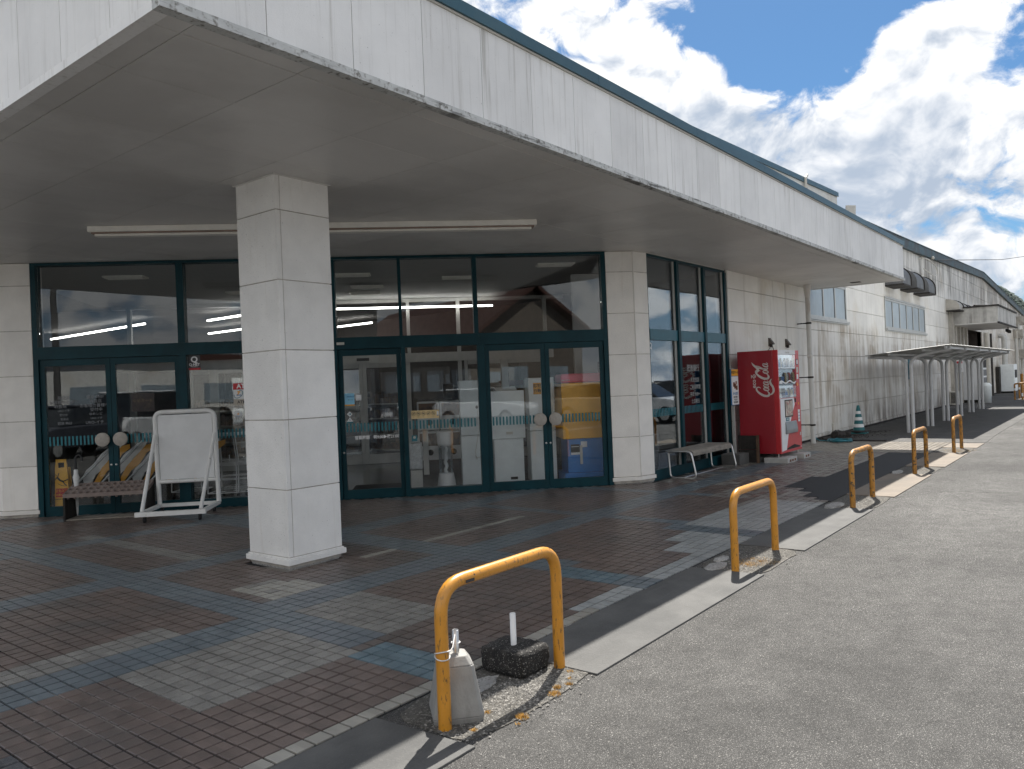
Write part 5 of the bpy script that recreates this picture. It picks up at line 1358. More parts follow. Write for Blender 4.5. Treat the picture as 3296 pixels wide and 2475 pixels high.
for ri, (z, h, n) in enumerate(((1.68, .17, 12), (1.40, .19, 12), (1.18, .13, 13))):
    b = MB(); b.box(13.546, yf + .012, z - .035, 14.434, yf + .05, z - .003); put(b, 'shelf_rail', m_paper, dsp)
    bb = MB()
    for i in range(n): bb.box(13.565 + i * .066, yf + .008, z - .030, 13.565 + i * .066 + .04, yf + .0115, z - .010)
    put(bb, 'price_button', mat('button', (.30, .36, .42), .4), dsp)
    for i in range(n):
        w = .86 / n; x = 13.56 + (i + .5) * w; r = .024; hh = h * random.choice((.62, .75, 1.0, 1.0))
        c = MB(); c.lathe([(0, 0), (r * .92, 0), (r, .006), (r, hh * .80), (r * .55 if hh > .14 else r * .9, hh * .93), (r * .5 if hh > .14 else r * .8, hh), (0, hh)], (x, yf + .035, z - .002), 10)
        put(c, 'drink_sample', random.choice(canm), dsp)
b = MB(); b.box(13.545, yf + .002, 1.135, 14.435, yf + .006, 1.905); put(b, 'window_glass', glassmat('vending_window', tint=(.97, .98, .98), base=0, k=.5), vm)
b = MB(); b.box(13.545, yf - .0025, 1.39, 13.70, yf - .001, 1.42); put(b, 'wave_print', m_paper, vm)
b = MB(); wv = [(13.55 + .88 * i / 16, 1.415 + .022 * math.sin(i * .8)) for i in range(17)]; 
for (a, c_) in zip(wv, wv[1:]): b.add([(a[0], yf, a[1] - .012), (c_[0], yf, c_[1] - .012), (c_[0], yf, c_[1] + .014), (a[0], yf, a[1] + .014)], [(0, 1, 2, 3)])
put(b, 'wave_print', m_paper, vm)
b = MB(); b.box(13.77, yf - .008, .79, 14.17, yf - .001, 1.10); pn = put(b, 'poster_frame', m_rim, vm)
b = MB(); b.box(13.79, yf - .0105, .81, 14.15, yf - .0085, 1.08); put(b, 'poster', mat('food_poster', (.42, .36, .30), .4, var=.5, vs=16, col2=(.40, .04, .05), c2s=12, c2r=(.58, .62)), pn)
b = MB(); b.box(13.80, yf - .004, .72, 13.98, yf - .0005, .78); put(b, 'tax_card', m_stripe, vm)
text_mesh('lettering', '5%還元', .045, TMX((13.89, yf - .006, .75), (1, 0, 0)), m_paper, vm)
b = MB(); b.prism_x([(yf - .001, .49), (yf - .03, .50), (yf - .035, .56), (yf - .012, .70), (yf - .001, .71)], 13.76, 14.34); put(b, 'dispense_flap', mat('grey_flap', (.20, .22, .23), .35, var=.1), vm, bevel=.004)
b = MB(); b.box(14.30, yf - .006, 1.04, 14.37, yf - .001, 1.11); put(b, 'coin_panel', m_rim, vm)
b = MB(); b.box(14.46, yf - .004, .68, 14.56, yf, .90); cn = put(b, 'notice', m_paper, vm)
for (z, m) in ((.84, m_print), (.78, m_blueprint), (.73, m_print)):
    b = MB(); b.box(14.475, yf - .0046, z, 14.545, yf - .0041, z + .012); put(b, 'notice_print', m, cn)
for (x, z, w, h, m) in ((14.47, 1.72, .09, .11, m_print), (14.48, 1.735, .07, .08, m_paper), (14.47, 1.58, .09, .10, m_offwhite), (14.47, 1.46, .09, .09, m_paper), (14.49, .99, .05, .04, m_amber), (14.47, 1.34, .06, .05, m_amber), (14.52, .42, .06, .06, m_offwhite), (14.36, .96, .05, .05, m_redprint), (14.58, .20, .02, .03, m_paper)):
    b = MB(); b.box(x, yf - .003 - (.002 if m is m_paper and w == .07 else 0), z, x + w, yf - .0005 - (.002 if m is m_paper and w == .07 else 0), z + h); put(b, 'sticker', m, vm)
vflat([(13.80, .235), (14.05, .27), (14.2, .285), (14.35, .262), (14.5, .235), (14.5, .215), (13.80, .215)], .003, m_rim, 'foot_grille')
text_mesh('lettering', 'Coca-Cola', .05, TMX((14.0, yf - .002, 1.95), (1, 0, 0)), m_alu, vm, shear=.3)
# script logo, drawn as tapered ribbons on the flank, reading upwards
def ribbon(b, pts, sc, org, seg=6):
    # pts (x,y,w); catmull-rom
    P_ = [Vector(p) for p in pts]; Q = []
    for i in range(len(P_) - 1):
        p0 = P_[max(i - 1, 0)]; p1 = P_[i]; p2 = P_[i + 1]; p3 = P_[min(i + 2, len(P_) - 1)]
        for k in range(seg):
            t = k / seg
            Q.append(.5 * ((2 * p1) + (p2 - p0) * t + (2 * p0 - 5 * p1 + 4 * p2 - p3) * t * t + (3 * p1 - p0 - 3 * p2 + p3) * t ** 3))
    Q.append(P_[-1])
    L_, R_ = [], []
    for i, p in enumerate(Q):
        a = Q[max(i - 1, 0)]; c = Q[min(i + 1, len(Q) - 1)]
        t = Vector((c.x - a.x, c.y - a.y)); t = t.normalized() if t.length > 1e-6 else Vector((1, 0)); n = Vector((-t.y, t.x)) * max(.05, p.z * 1.45) / 2
        L_.append((p.x + n.x, p.y + n.y)); R_.append((p.x - n.x, p.y - n.y))
    def W_(q, dx): # logo x -> world z (up), logo y -> world +y (towards the rear)
        x = q[0] + .18 * q[1] * 0
        return (org[0] - dx, org[1] + q[1] * sc * 1.28, org[2] + q[0] * sc)
    n = len(Q); zo = random.uniform(.0008, .0016)
    b.add([W_(q, zo) for q in L_] + [W_(q, zo) for q in R_], [(i, n + i, n + i + 1, i + 1) for i in range(n - 1)])
def sl(p): return (p[0] + .22 * p[1], p[1], p[2])
def Cc(o): return [(o + 1.95, 1.55, .06), (o + 2.15, 2.0, .16), (o + 1.75, 2.45, .20), (o + 1.05, 2.25, .26), (o + .42, 1.5, .36), (o + .18, .75, .38), (o + .35, .12, .34), (o + .85, -.08, .26), (o + 1.35, .15, .14), (o + 1.7, .55, .05)]
def oo(x, w=.34, h=.52): return [(x + w * math.cos(a), .48 + h * math.sin(a), .10 + .12 * abs(math.cos(a))) for a in [.9 + 2 * PI * k / 9 for k in range(10)]]
def aa(x): return [(x + .33, .85, .08), (x + .05, 1.0, .12), (x - .28, .65, .22), (x - .25, .15, .22), (x + .05, .0, .12), (x + .33, .45, .08)], [(x + .38, 1.0, .10), (x + .33, .5, .22), (x + .36, .12, .20), (x + .58, .05, .10), (x + .78, .30, .05)]
strokes = [Cc(0), oo(1.95), [(2.85, .85, .14), (2.72, 1.0, .12), (2.5, .75, .2), (2.42, .35, .24), (2.58, .02, .16), (2.85, .08, .10), (3.05, .35, .05)], aa(3.35)[0], aa(3.35)[1], [(4.15, .75, .12), (4.5, .82, .12)],
           Cc(4.35), oo(6.3), [(6.75, .35, .05), (7.05, .9, .10), (7.45, 2.0, .12), (7.35, 2.5, .12), (7.08, 2.1, .2), (6.98, 1.1, .26), (7.02, .25, .22), (7.3, .05, .12), (7.55, .3, .05)], aa(7.9)[0], aa(7.9)[1],
           [(.55, .05, .10), (.9, -.55, .22), (1.7, -.95, .30), (2.7, -.85, .30), (3.4, -.45, .30), (4.1, -.35, .24), (4.75, -.65, .05)],
           [(5.6, 2.45, .10), (6.3, 2.0, .30), (6.9, 2.15, .34), (7.6, 2.85, .26), (8.2, 3.25, .04)]]
b = MB(); SC = .070; SCY = .090
for s_ in strokes: ribbon(b, [sl(p) for p in s_], SC, (VX0, 4.905, 1.165))
put(b, 'script_logo', mat('pale_logo', (.62, .58, .54), .4), vm)
text_mesh('lettering', 'ecoる', .105, TMX((VX0 - .001, 5.115, 1.44), (0, 0, 1), (0, 1, 0)) if False else TMX((VX0 - .001, 5.165, 1.46), (0, 0, 1), (0, 1, 0)), mat('pale_logo2', (.62, .58, .54), .4), vm, bold=.002)
for (x, y) in ((13.56, 4.80), (14.57, 4.80), (13.56, 5.4), (14.57, 5.4)):
    b = MB(); b.cyl((x, y, .10), (x, y, VZ0 + .001), .014, 8); put(b, 'foot', m_steel, vm)
for (x0, x1, lab) in ((13.44, 13.93, 'left concrete block with rusty end holes below the vending machine'), (14.30, 14.68, 'right concrete block below the vending machine')):
    b = MB(); b.box(x0, 4.60, 0, x1, 5.02, .10); o_ = tag(b.build('concrete_block', mat('pale_block', (.44, .43, .41), .8, var=.1, vs=9, bump=.3, bs=90), bevel=.006), lab, 'block', 'blocks below the vending machine')
    h_ = MB(); n_ = 3 if x0 < 14 else 2
    for i in range(n_): h_.box(x0 + .10 + i * .12, 4.596, .03, x0 + .17 + i * .12, 4.5995, .07)
    put(h_, 'end_holes', mat('rust', (.16, .07, .04), .9, var=.4, vs=50), o_)
    if x0 < 14:
        b = MB(); b.box(13.50, 5.1, 0, 14.6, 5.42, .10); tag(b.build('concrete_block', m_conc), 'rear concrete block hidden in the shade below the vending machine', 'block', 'blocks below the vending machine')
# sockets and leads on the wall
for (x, lab) in ((15.68, 'left weatherproof socket box with cable above the vending machine'), (16.68, 'right weatherproof socket box above the vending machine')):
    t = empty('wall_socket', lab, 'socket', (x, WY, 2.2))
    b = MB(); b.box(x - .06, WY - .03, 2.14, x + .06, WY - .015, 2.31); b.prism_x([(WY - .03, 2.30), (WY - .11, 2.19), (WY - .10, 2.17), (WY - .03, 2.19)], x - .05, x + .05); put(b, 'cover', mat('brown_socket', (.10, .085, .075), .6), t)
    b = MB(); b.box(x - .03, WY - .07, 2.12, x + .03, WY - .03, 2.18); put(b, 'plug', m_rim, t)
b = MB(); b.tube(smooth_poly([(15.68, 5.59, 2.15), (15.70, 5.56, 2.05), (15.1, 5.5, 2.02), (14.4, 5.44, 2.0), (14.3, 5.3, 1.995)], .08), .007, 6); tag(b.build('power_cable', m_black), 'black lead running from the left socket to the vending machine top', 'cable')
b = MB(); b.tube([(14.55, 5.3, 1.995), (14.75, 5.3, 2.07)], .006, 6); tag(b.build('antenna', m_black), 'small thin antenna on top of the red vending machine', 'antenna')

# downpipe -------------------------------------------------------------
dp = empty('downpipe', 'pale round downpipe dropping from the canopy end to the pavement', 'pipe', (17.46, 5.40, 0))
b = MB(); b.cyl((17.46, 5.40, 0), (17.46, 5.40, 3.36), .052, 18); put(b, 'pipe', mat('pale_pipe', (.57, .57, .55), .5, var=.06, vs=3, col2=(.42, .36, .32), c2s=1, c2r=(.5, .7)), dp)
b = MB(); b.lathe([(.054, 3.22), (.075, 3.40), (.078, SZ + .002)], (17.46, 5.40, 0), 16); put(b, 'hopper', m_soffit, dp)
b = MB(); b.lathe([(.053, 1.9), (.058, 1.9), (.058, 1.98), (.053, 1.98)], (17.46, 5.40, 0), 14); put(b, 'pipe_collar', m_soffit, dp)
for z in (.42, 1.47, 2.66):
    b = MB(); b.lathe([(.057, z - .02), (.060, z - .02), (.060, z + .02), (.057, z + .02)], (17.46, 5.40, 0), 14); b.box(17.45, 5.45, z - .012, 17.47, WY - .01, z + .012); b.box(17.36, 5.52, z - .01, 17.45, 5.54, z + .01); put(b, 'bracket', m_rim, dp)

# duct hoods ---------------------------------------------------------------
def hood(x0, x1, z0, h, p, m, lab):
    t = empty('duct_hood', lab, 'duct hood', ((x0 + x1) / 2, WY, z0), 'duct hoods on the long wall')
    prof_ = [(WY - .02, z0), (WY - p, z0), (WY - p, z0 + h * .30)] + [(WY - p + p * (1 - math.cos(a)) , z0 + h * .30 + h * .70 * math.sin(a)) for a in [PI / 2 * k / 7 for k in range(1, 8)]]
    prof_[-1] = (WY - .02, z0 + h)
    b = MB(); b.prism_x(prof_, x0 + .05, x1 - .0); put(b, 'hood_body', m, t)
    b = MB(); q = [(y + (.0), z) for y, z in prof_]
    for (xa, xb) in ((x1 + .001, x1 + .05),): b.prism_x([(y - .03 if y < WY - .05 else y, z + (.02 if z > z0 else -.03)) for y, z in prof_], xa, xb)
    b.box(x0 + .02, WY - p - .03, z0 - .05, x1 + .0, WY - .02, z0 - .002)
    put(b, 'hood_rim', m_rim, t)
hood(25.75, 26.9, 4.17, .66, .52, m_hood, 'dark duct hood nearest the canopy, half hidden by its corner')
hood(27.8, 28.95, 4.19, .66, .52, m_hood, 'middle dark duct hood of the three beside the canopy end')
hood(29.85, 31.0, 4.19, .66, .50, m_hood, 'third dark duct hood from the canopy end')
hood(36.1, 37.1, 3.92, .46, .50, m_hoodw, 'pale dirty duct hood, left of the small far group')
hood(37.7, 38.6, 3.92, .44, .48, m_hoodw, 'pale duct hood in the middle of the small far group')
hood(39.6, 40.8, 3.66, .74, .48, m_hood, 'dark duct hood touching the small far canopy')
dc = MB()
for x in (36.6, 37.3, 38.3, 39.2, 40.2): dc.box(x, WY - .18, 0, x + .28, WY - .02, 3.9)
tag(dc.build('duct_riser', m_hoodw), 'row of pale vertical ducts below the far duct hoods', 'duct')
# bracket and wire, pole -------------------------------------------------
b = MB(); b.box(30.9, 5.50, 5.48, 31.0, 5.62, 5.53)
b.tube(smooth_poly([(31, 5.5, 5.52), (31.8, 5.45, 5.55), (33.6, 5.5, 5.45), (33.8, 5.5, 5.15), (32.9, 5.5, 5.05), (31.2, 5.52, 5.15)], .3), .02, 6); b.lathe([(0, 0), (.05, .02), (.06, .08), (.03, .12), (0, .13)], (32.6, 5.45, 5.62), 8)
tag(b.build('wire_bracket', m_offwhite), 'pale insulator bracket with looped cable high on the wall beyond the canopy', 'bracket')
b = MB(); b.tube([(33.6, 5.45, 5.70), (50, 5.02, 7.35), (60, 4.76, 8.55), (87, 4.1, 11.9)], .016, 5); tag(b.build('overhead_wire', m_wire), 'thin overhead wire running from the wall bracket out to the right', 'wire')
b = MB(); b.lathe([(.17, 0), (.12, 13)], (87, 4.1, 0), 10); tag(b.build('utility_pole', m_conc), 'concrete utility pole at the far end of the road holding the wire', 'pole')
# floodlight on the roof edge
t = empty('floodlight', 'small square floodlight tilted above the canopy trim', 'floodlight', (18.2, 4.6, 4.9))
b = MB(); b.T = Matrix.Translation((17.72, 4.5, 4.99)) @ Matrix.Rotation(R(-62), 4, 'Z') @ Matrix.Rotation(R(-14), 4, 'X') @ Matrix.Rotation(R(6), 4, 'Y')
b.box(-.10, -.03, -.15, .10, .03, .15); put(b, 'housing', m_alu, t, bevel=.006)
b2 = MB(); b2.T = b.T; b2.box(-.085, -.036, -.135, .085, -.031, .135); put(b2, 'lens', mat('ribbed_lens', (.40, .40, .38), .3, var=.1), t)
b = MB(); b.box(17.70, 4.48, 4.2, 17.74, 4.52, 4.83); put(b, 'stand', m_rim, t)

# cone, hose, rubble, stub ------------------------------------------------------
t = empty('traffic_cone', 'green traffic cone with white bands against the long wall', 'cone', (20.5, 5.22, 0))
b = MB(); b.prism([(20.33, 5.04), (20.68, 5.04), (20.68, 5.40), (20.33, 5.40)], .006, .04); put(b, 'base', m_cone, t, bevel=.006)
zz = [.04, .17, .25, .34, .42, .50, .57, .70]; rad = lambda z: .145 - (z - .04) * .17
for i in range(7):
    b = MB(); b.lathe([(rad(zz[i]), zz[i]), (rad(zz[i + 1]), zz[i + 1])], (20.5, 5.22, 0), 20)
    if i == 6: b.lathe([(rad(.70), .70), (.02, .715), (0, .715)], (20.5, 5.22, 0), 20)
    put(b, 'band' if i % 2 else 'cone_body', m_paper if i % 2 else m_cone, t)
b = MB(); b.tube([(20.5 + .16 * math.cos(a), 5.22 + .16 * math.sin(a), .06) for a in [2 * PI * k / 20 for k in range(20)]], .035, 8, closed=True); tag(b.build('cone_weight', m_black), 'black ring weight round the foot of the green cone', 'weight')
b = MB()
for q in range(6):
    r_ = (.13, .17, .21, .24, .27, .19)[q]; cx_, cy_ = 18.0 + random.uniform(-.03, .03), 4.98 + random.uniform(-.03, .03)
    b.tube([(cx_ + r_ * 1.35 * math.cos(a) + .02 * math.sin(2 * a + q), cy_ + r_ * .95 * math.sin(a) + .02 * math.cos(3 * a + q), .020 + .008 * q + .008 * math.sin(3 * a + q)) for a in [2 * PI * k / 28 for k in range(28)]], .0105, 6, closed=True)
b.tube(smooth_poly([(18.0, 5.2, .03), (17.8, 5.42, .05), (18.0, 5.58, .25)], .1), .0105, 6)
tag(b.build('garden_hose', m_hose), 'coiled blue green garden hose lying near the downpipe foot', 'hose')
for i, (x, y, sx, sy, h, lab) in enumerate(((19.2, 5.36, .28, .16, .17, 'sooty rubble lump left of the green cone'), (19.62, 5.30, .16, .12, .12, 'smaller sooty lump just beside the green cone'), (18.5, 5.42, .18, .10, .08, 'low dark lump behind the hose coil'))):
    lump('rubble', x, y, sx, sy, h, m_rubble, lab, 'rubble', seed=20 + i)
b = MB(); b.cyl((19.4, 5.52, 0), (19.4, 5.52, .33), .035, 10); tag(b.build('pipe_stub', m_offwhite), 'short pale pipe stub rising beside the wall left of the cone', 'pipe')
db = MB()
for k in range(1600):
    x = random.uniform(17.9, 21.5); y = 5.62 - abs(random.gauss(0, .35))
    if y < 4.4: continue
    stone(db, x, y, .012, random.uniform(.006, .022))
tag(db.build('debris', m_rubble), 'dark leaf and gravel debris along the foot of the wall', 'debris', kind='stuff')
b = MB(); b.box(18.26, 4.12, .004, 18.40, 5.5, .03); tag(b.build('rusty_edging', m_rubble), kind='structure')

# bicycle shelter ---------------------------------------------------------
sh = empty('bicycle_shelter', 'grey bicycle shelter with corrugated roof on paired curved posts', 'shelter', (27, 4.1, 0))
PXs = [20.95, 23.35, 25.75, 28.15, 30.55, 32.95]
for x in PXs:
    for sgn in (-1, 1):
        y = 4.13 + sgn * .055
        zt = 2.02 if sgn < 0 else 1.90
        b = MB(); b.tube(smooth_poly([(x, y, 0), (x, y, 1.84), (x, 4.13 + sgn * .92, zt)], .22, 8), .042, 12); put(b, 'post', m_post, sh)
XS0, XS1 = 20.5, 33.9
def rz(y): return 2.10 - (y - 3.14) * .085
b = MB()
for y in (3.28, 3.75, 4.5, 4.95): b.box(XS0 + .15, y - .02, rz(y) - .075, XS1 - .1, y + .02, rz(y) - .018)
put(b, 'purlin', m_post, sh)
for x in PXs:
    b = MB(); b.box(x - .03, 3.2, rz(3.2) - .10, x + .03, 3.24, rz(3.2) - .02); put(b, 'end_plate', m_post, sh)
b = MB(); n = 190; top = []; bot = []
vs = []
for i in range(n + 1):
    x = XS0 + (XS1 - XS0) * i / n; dz = .010 * math.sin(i * PI / 1.5)
    for y in (3.12, 5.03): vs.append((x, y, rz(y) + dz)); vs.append((x, y, rz(y) + dz - .004))
fs = []
for i in range(n):
    o_ = i * 4; p_ = o_ + 4
    fs += [(o_, p_, p_ + 2, o_ + 2), (o_ + 1, o_ + 3, p_ + 3, p_ + 1), (o_, o_ + 1, p_ + 1, p_), (o_ + 2, p_ + 2, p_ + 3, o_ + 3)]
fs += [(0, 2, 3, 1), (n * 4, n * 4 + 1, n * 4 + 3, n * 4 + 2)]
b.add(vs, fs); put(b, 'roof_sheet', m_corr, sh)

# far equipment -------------------------------------------------------------
t = empty('air_conditioner', 'outdoor air conditioner unit with dark grille seen between the shelter posts', 'air conditioner', (36.1, 5.4, 0))
b = MB(); b.box(35.9, 5.30, .04, 36.25, 5.60, .58); put(b, 'casing', m_offwhite, t)
b = MB(); b.box(35.893, 5.33, .10, 35.898, 5.56, .54)
put(b, 'grille', m_rim, t)
b = MB(); 
for i in range(9): b.box(35.886, 5.33, .115 + i * .048, 35.892, 5.56, .125 + i * .048)
put(b, 'louvre', m_offwhite, t)
t = empty('wall_notice', 'white notice sheet with red heading on a pole behind the shelter', 'notice', (37, 5.5, 1.2))
b = MB(); b.box(36.9, 5.36, 0, 36.96, 5.42, 2.0); put(b, 'pole', m_offwhite, t)
b = MB(); b.box(36.88, 5.22, 1.36, 36.899, 5.56, 1.83); put(b, 'sheet', m_paper, t)
b = MB(); b.box(36.874, 5.24, 1.72, 36.879, 5.54, 1.81)
put(b, 'heading', m_redprint, t)
b = MB()
for i in range(6): b.box(36.874, 5.26, 1.40 + i * .05, 36.879, 5.52, 1.415 + i * .05)
put(b, 'text_lines', m_print, t)
t = empty('green_sign', 'narrow dark green sign on the wall behind the first shelter posts', 'sign', (28.8, WY, 1.4))
b = MB(); b.box(28.55, WY - .04, 1.22, 28.95, WY - .016, 1.95); put(b, 'plate', m_teal2, t)
b = MB(); b.box(28.6, WY - .044, .98, 28.95, WY - .018, 1.2); put(b, 'plate', m_offwhite, t)
t = empty('white_vending_machine', 'white drinks vending machine seen side-on behind the bicycle shelter', 'vending machine', (39.1, 5.2, 0))
b = MB(); b.box(38.75, 4.82, .12, 39.9, 5.55, 1.93); put(b, 'cabinet', m_paper, t, bevel=.01)
b = MB(); b.box(38.80, 4.74, .12, 39.85, 4.815, 1.93); dd_ = put(b, 'door', m_paper, t)
for (z0, z1, m) in ((1.5, 1.85, m_rim), (1.15, 1.42, m_hood), (.85, 1.08, m_hood), (.35, .5, m_rim)):
    b = MB(); b.box(38.86, 4.733, z0, 39.8, 4.738, z1); put(b, 'display', m, dd_)
b = MB(); b.box(38.8, 4.9, 0, 39.8, 5.5, .119); put(b, 'base', m_rim, t)
t = empty('recycling_bin', 'pale plastic recycling bin beside the white vending machine', 'bin', (39.2, 4.55, 0))
b = MB(); b.lathe([(0, 0), (.17, 0), (.19, .7), (.20, .74), (.12, .84), (0, .86)], (38.6, 4.62, 0), 12); put(b, 'body', m_cabwhite, t)
t = empty('small_canopy', 'small boxy canopy with stained sides over the recessed doorway', 'canopy', (40, 4.8, 3.4))
b = MB(); b.box(37.05, 3.93, 3.36, 43.85, WY - .05, 4.0); put(b, 'box', mat('stained_canopy_side', (.52, .51, .48), .65, streak=(.10, .09, .08), st=(5, 5, .4), str_=(.42, .66), st_amt=.8), t)
b = MB(); b.box(37.0, 3.88, 4.0, 43.9, WY - .03, 4.06); b.box(37.0, 3.88, 3.30, 43.9, 3.95, 3.36); put(b, 'edge_trim', m_rim, t)
b = MB(); b.box(37.04, 3.95, 3.32, 43.86, WY - .04, 3.358); put(b, 'soffit', m_soffit, t)
b = MB(); b.tube(smooth_poly([(38.2, 4.9, 4.15), (38.9, 4.5, 4.15), (38.9, 4.5, 4.05)], .08), .05, 8); put(b, 'vent_pipe', m_rim, t)
t = empty('security_camera', 'small dark security camera hanging below the small canopy corner', 'camera', (43, 4.2, 3.2))
b = MB(); b.T = Matrix.Translation((42.2, 4.1, 3.14)) @ Matrix.Rotation(R(20), 4, 'Z') @ Matrix.Rotation(R(-12), 4, 'Y'); b.box(-.28, -.05, -.06, .25, .05, .06); b.T = None; b.cyl((42.2, 4.1, 3.15), (42.2, 4.1, 3.31), .02, 6); put(b, 'housing', m_rim, t)
for i, (x, r_, m) in enumerate(((46.9, .12, m_offwhite), (48.0, .10, m_rim))):
    b = MB(); b.cyl((x, WY - .16, 0), (x, WY - .16, 3.3 if i == 0 else 3.28), r_, 10); tag(b.build('vertical_pipe', m), ('pale', 'dark')[i] + ' vertical pipe at the right edge of the recessed doorway', 'pipe')
b = MB(); b.tube(smooth_poly([(52.9, WY - .05, 3.3), (52.9, WY - .3, 3.3), (52.9, WY - .3, 1.55)], .15), .14, 12); tag(b.build('exhaust_pipe', m_alu), 'grey exhaust pipe rising above the pale equipment cabinet', 'pipe')
t = empty('equipment_cabinet', 'large pale equipment cabinet on feet by the far wall', 'cabinet', (51.9, 5.1, 0))
b = MB(); b.box(51.5, 4.80, .10, 53.0, 5.45, 1.62); put(b, 'body', m_cabwhite, t, bevel=.01)
b = MB(); b.box(51.7, 4.794, .85, 52.9, 4.799, 1.3); put(b, 'grille', m_rim, t)
b = MB(); b.box(51.6, 4.9, 0, 52.9, 5.4, .099); put(b, 'feet', m_rim, t)
b = MB(); b.box(51.0, 5.46, 0, 53.2, 5.62, 1.5); tag(b.build('dark_panel', m_rim), 'dark panel behind the pale equipment cabinet', 'panel')  # plain near-black slab between the cabinet and the wall
# far right clutter
for i, (x, z0, z1, w, lab) in enumerate(((63.4, 4.3, 4.85, 1.8, 'upper grey vent box at the far end of the wall'), (61.8, 3.35, 3.9, 1.6, 'middle grey vent box at the far end of the wall'), (63.0, 2.0, 2.6, 1.8, 'lower grey vent box at the far end of the wall'))):
    b = MB(); b.box(x - w / 2, WY - .55, z0, x + w / 2, WY - .03, z1); b.prism_x([(WY - .56, z0 - .02), (WY - .56, z0 + .1), (WY - .03, z1 + .06), (WY - .03, z1 + .02)], x - w / 2 - .05, x + w / 2 + .05); tag(b.build('vent_box', m_hoodw), lab, 'vent')
for i, x in enumerate((60.2, 61.0, 62.2, 63.6, 64.4, 66.0)):
    b = MB(); b.cyl((x, WY - .2, 0), (x, WY - .2, 3.3 + (i % 3) * .5), .07, 8); tag(b.build('vertical_pipe', m_offwhite if i % 2 else m_alu), ('first', 'second', 'third', 'fourth', 'fifth', 'sixth')[i] + ' thin vertical pipe at the far end of the wall, counted from the cabinet', 'pipe')
for i, (x, y) in enumerate(((41.3, 3.68), (42.6, 3.62))):
    t = empty('guard_frame', ('nearer', 'farther')[i] + ' yellow and white guard frame at the right edge of the picture', 'barrier', (x, y, 0), 'far guard frames')
    b = MB(); b.tube(smooth_poly([(x, y - .1, 0), (x, y - .1, .72), (x, y + .18, .72), (x, y + .18, 0)], .08), .035, 8); put(b, 'frame', m_yelworn, t)
    b = MB(); b.lathe([(.037, .15), (.037, .3)], (x, y - .1, 0), 8); b.lathe([(.037, .42), (.037, .52)], (x, y + .18, 0), 8); put(b, 'white_band', m_paper, t)
b = MB(); b.cyl((43.05, 3.72, 0), (43.05, 3.72, 1.15), .06, 8); tag(b.build('yellow_hydrant_post', m_yelworn), 'tall yellow post behind the far guard frames', 'post')

# ================================================================== ACROSS THE ROAD (seen only mirrored in the glass)
m_roofred = mat('brown_red_roof', (.085, .038, .028), .7, var=.15, vs=2)
m_clad = mat('beige_cladding', (.15, .125, .10), .7, var=.1, vs=2, streak=(.12, .1, .08), st=(8, 8, .5), str_=(.45, .7), st_amt=.5)
nb = empty('gabled_building', 'low beige building with brown red gabled roof across the car park, seen in reflections', 'building', (-10, -17, 0))
b = MB(); b.T = Matrix.Translation((-7.9, -16.2, 0)) @ Matrix.Rotation(math.atan2(.31, .95), 4, 'Z'); TT = b.T
b.prism_x([(-3.2, 0), (3.2, 0), (3.2, 4.3), (0, 6.55), (-3.2, 4.3)], -17, 0); put(b, 'wall', m_clad, nb)
b = MB(); b.T = TT
for sg_ in (-1, 1): b.add([(.5, 0, 6.62), (.5, sg_ * 3.9, 3.95), (-17.5, sg_ * 3.9, 3.95), (-17.5, 0, 6.62), (.5, 0, 6.85), (.5, sg_ * 4.0, 4.12), (-17.5, sg_ * 4.0, 4.12), (-17.5, 0, 6.85)], [(0, 1, 2, 3), (4, 5, 6, 7), (0, 4, 5, 1), (1, 5, 6, 2), (2, 6, 7, 3)])
put(b, 'roof', m_roofred, nb)
for i in range(5):
    b = MB(); b.T = TT; b.box(-14 + i * 2.8, 3.21, 1.4, -12.2 + i * 2.8, 3.26, 2.5); put(b, 'window', m_frost, nb)
for i in range(2):
    b = MB(); b.T = TT; b.box(.01, -2.2 + i * 2.6, 1.4, .06, -.6 + i * 2.6, 2.5); put(b, 'window', m_frost, nb)
nb2 = empty('pale_building', 'long pale low building far across the car park, seen in reflections', 'building', (-40, 8, 0))
b = MB(); b.box(-48, -20, 0, -36, 30, 4.2); put(b, 'wall', m_wall, nb2)
b = MB(); b.box(-48.3, -20.3, 4.2, -35.6, 30.3, 4.7); put(b, 'roof', m_roofred, nb2)
for i in range(10):
    b = MB(); b.box(-35.99, -17 + i * 4.5, 1.2, -35.94, -14 + i * 4.5, 2.6); put(b, 'window', m_frost, nb2)
m_leaf = mat('dark_leaves', (.045, .075, .03), .8, var=.5, vs=2)
for i, (x, y, h) in enumerate(((-30, 22, 8), (-24, -38, 9))):
    t = empty('broadleaf_tree', ('broad dark tree before the long pale building, mirrored only', 'tall dark tree behind the gabled building, mirrored only')[i], 'tree', (x, y, 0), 'trees across the car park')
    b = MB(); b.lathe([(.3, 0), (.18, h * .5), (.05, h * .9)], (x, y, 0), 8); put(b, 'trunk', m_darkwood, t)
    b = MB()
    for k in range(900):
        a = random.uniform(0, 2 * PI); q = random.random() ** .5; zz_ = random.uniform(.35, 1); rad_ = h * .42 * math.sin(PI * min(.98, (zz_ - .25) / .8)) * q
        stone(b, x + rad_ * math.cos(a), y + rad_ * math.sin(a), zz_ * h, random.uniform(.15, .4))
    put(b, 'crown', m_leaf, t)
for i, (x, y) in enumerate(((-20, 2),)):
    b = MB(); b.lathe([(.16, 0), (.11, 10)], (x, y, 0), 8); b.box(x - .8, y - .05, 8.6, x + .8, y + .05, 8.7); tag(b.build('utility_pole', m_conc), 'concrete utility pole across the car park, seen only in reflections', 'pole', 'poles across the car park')
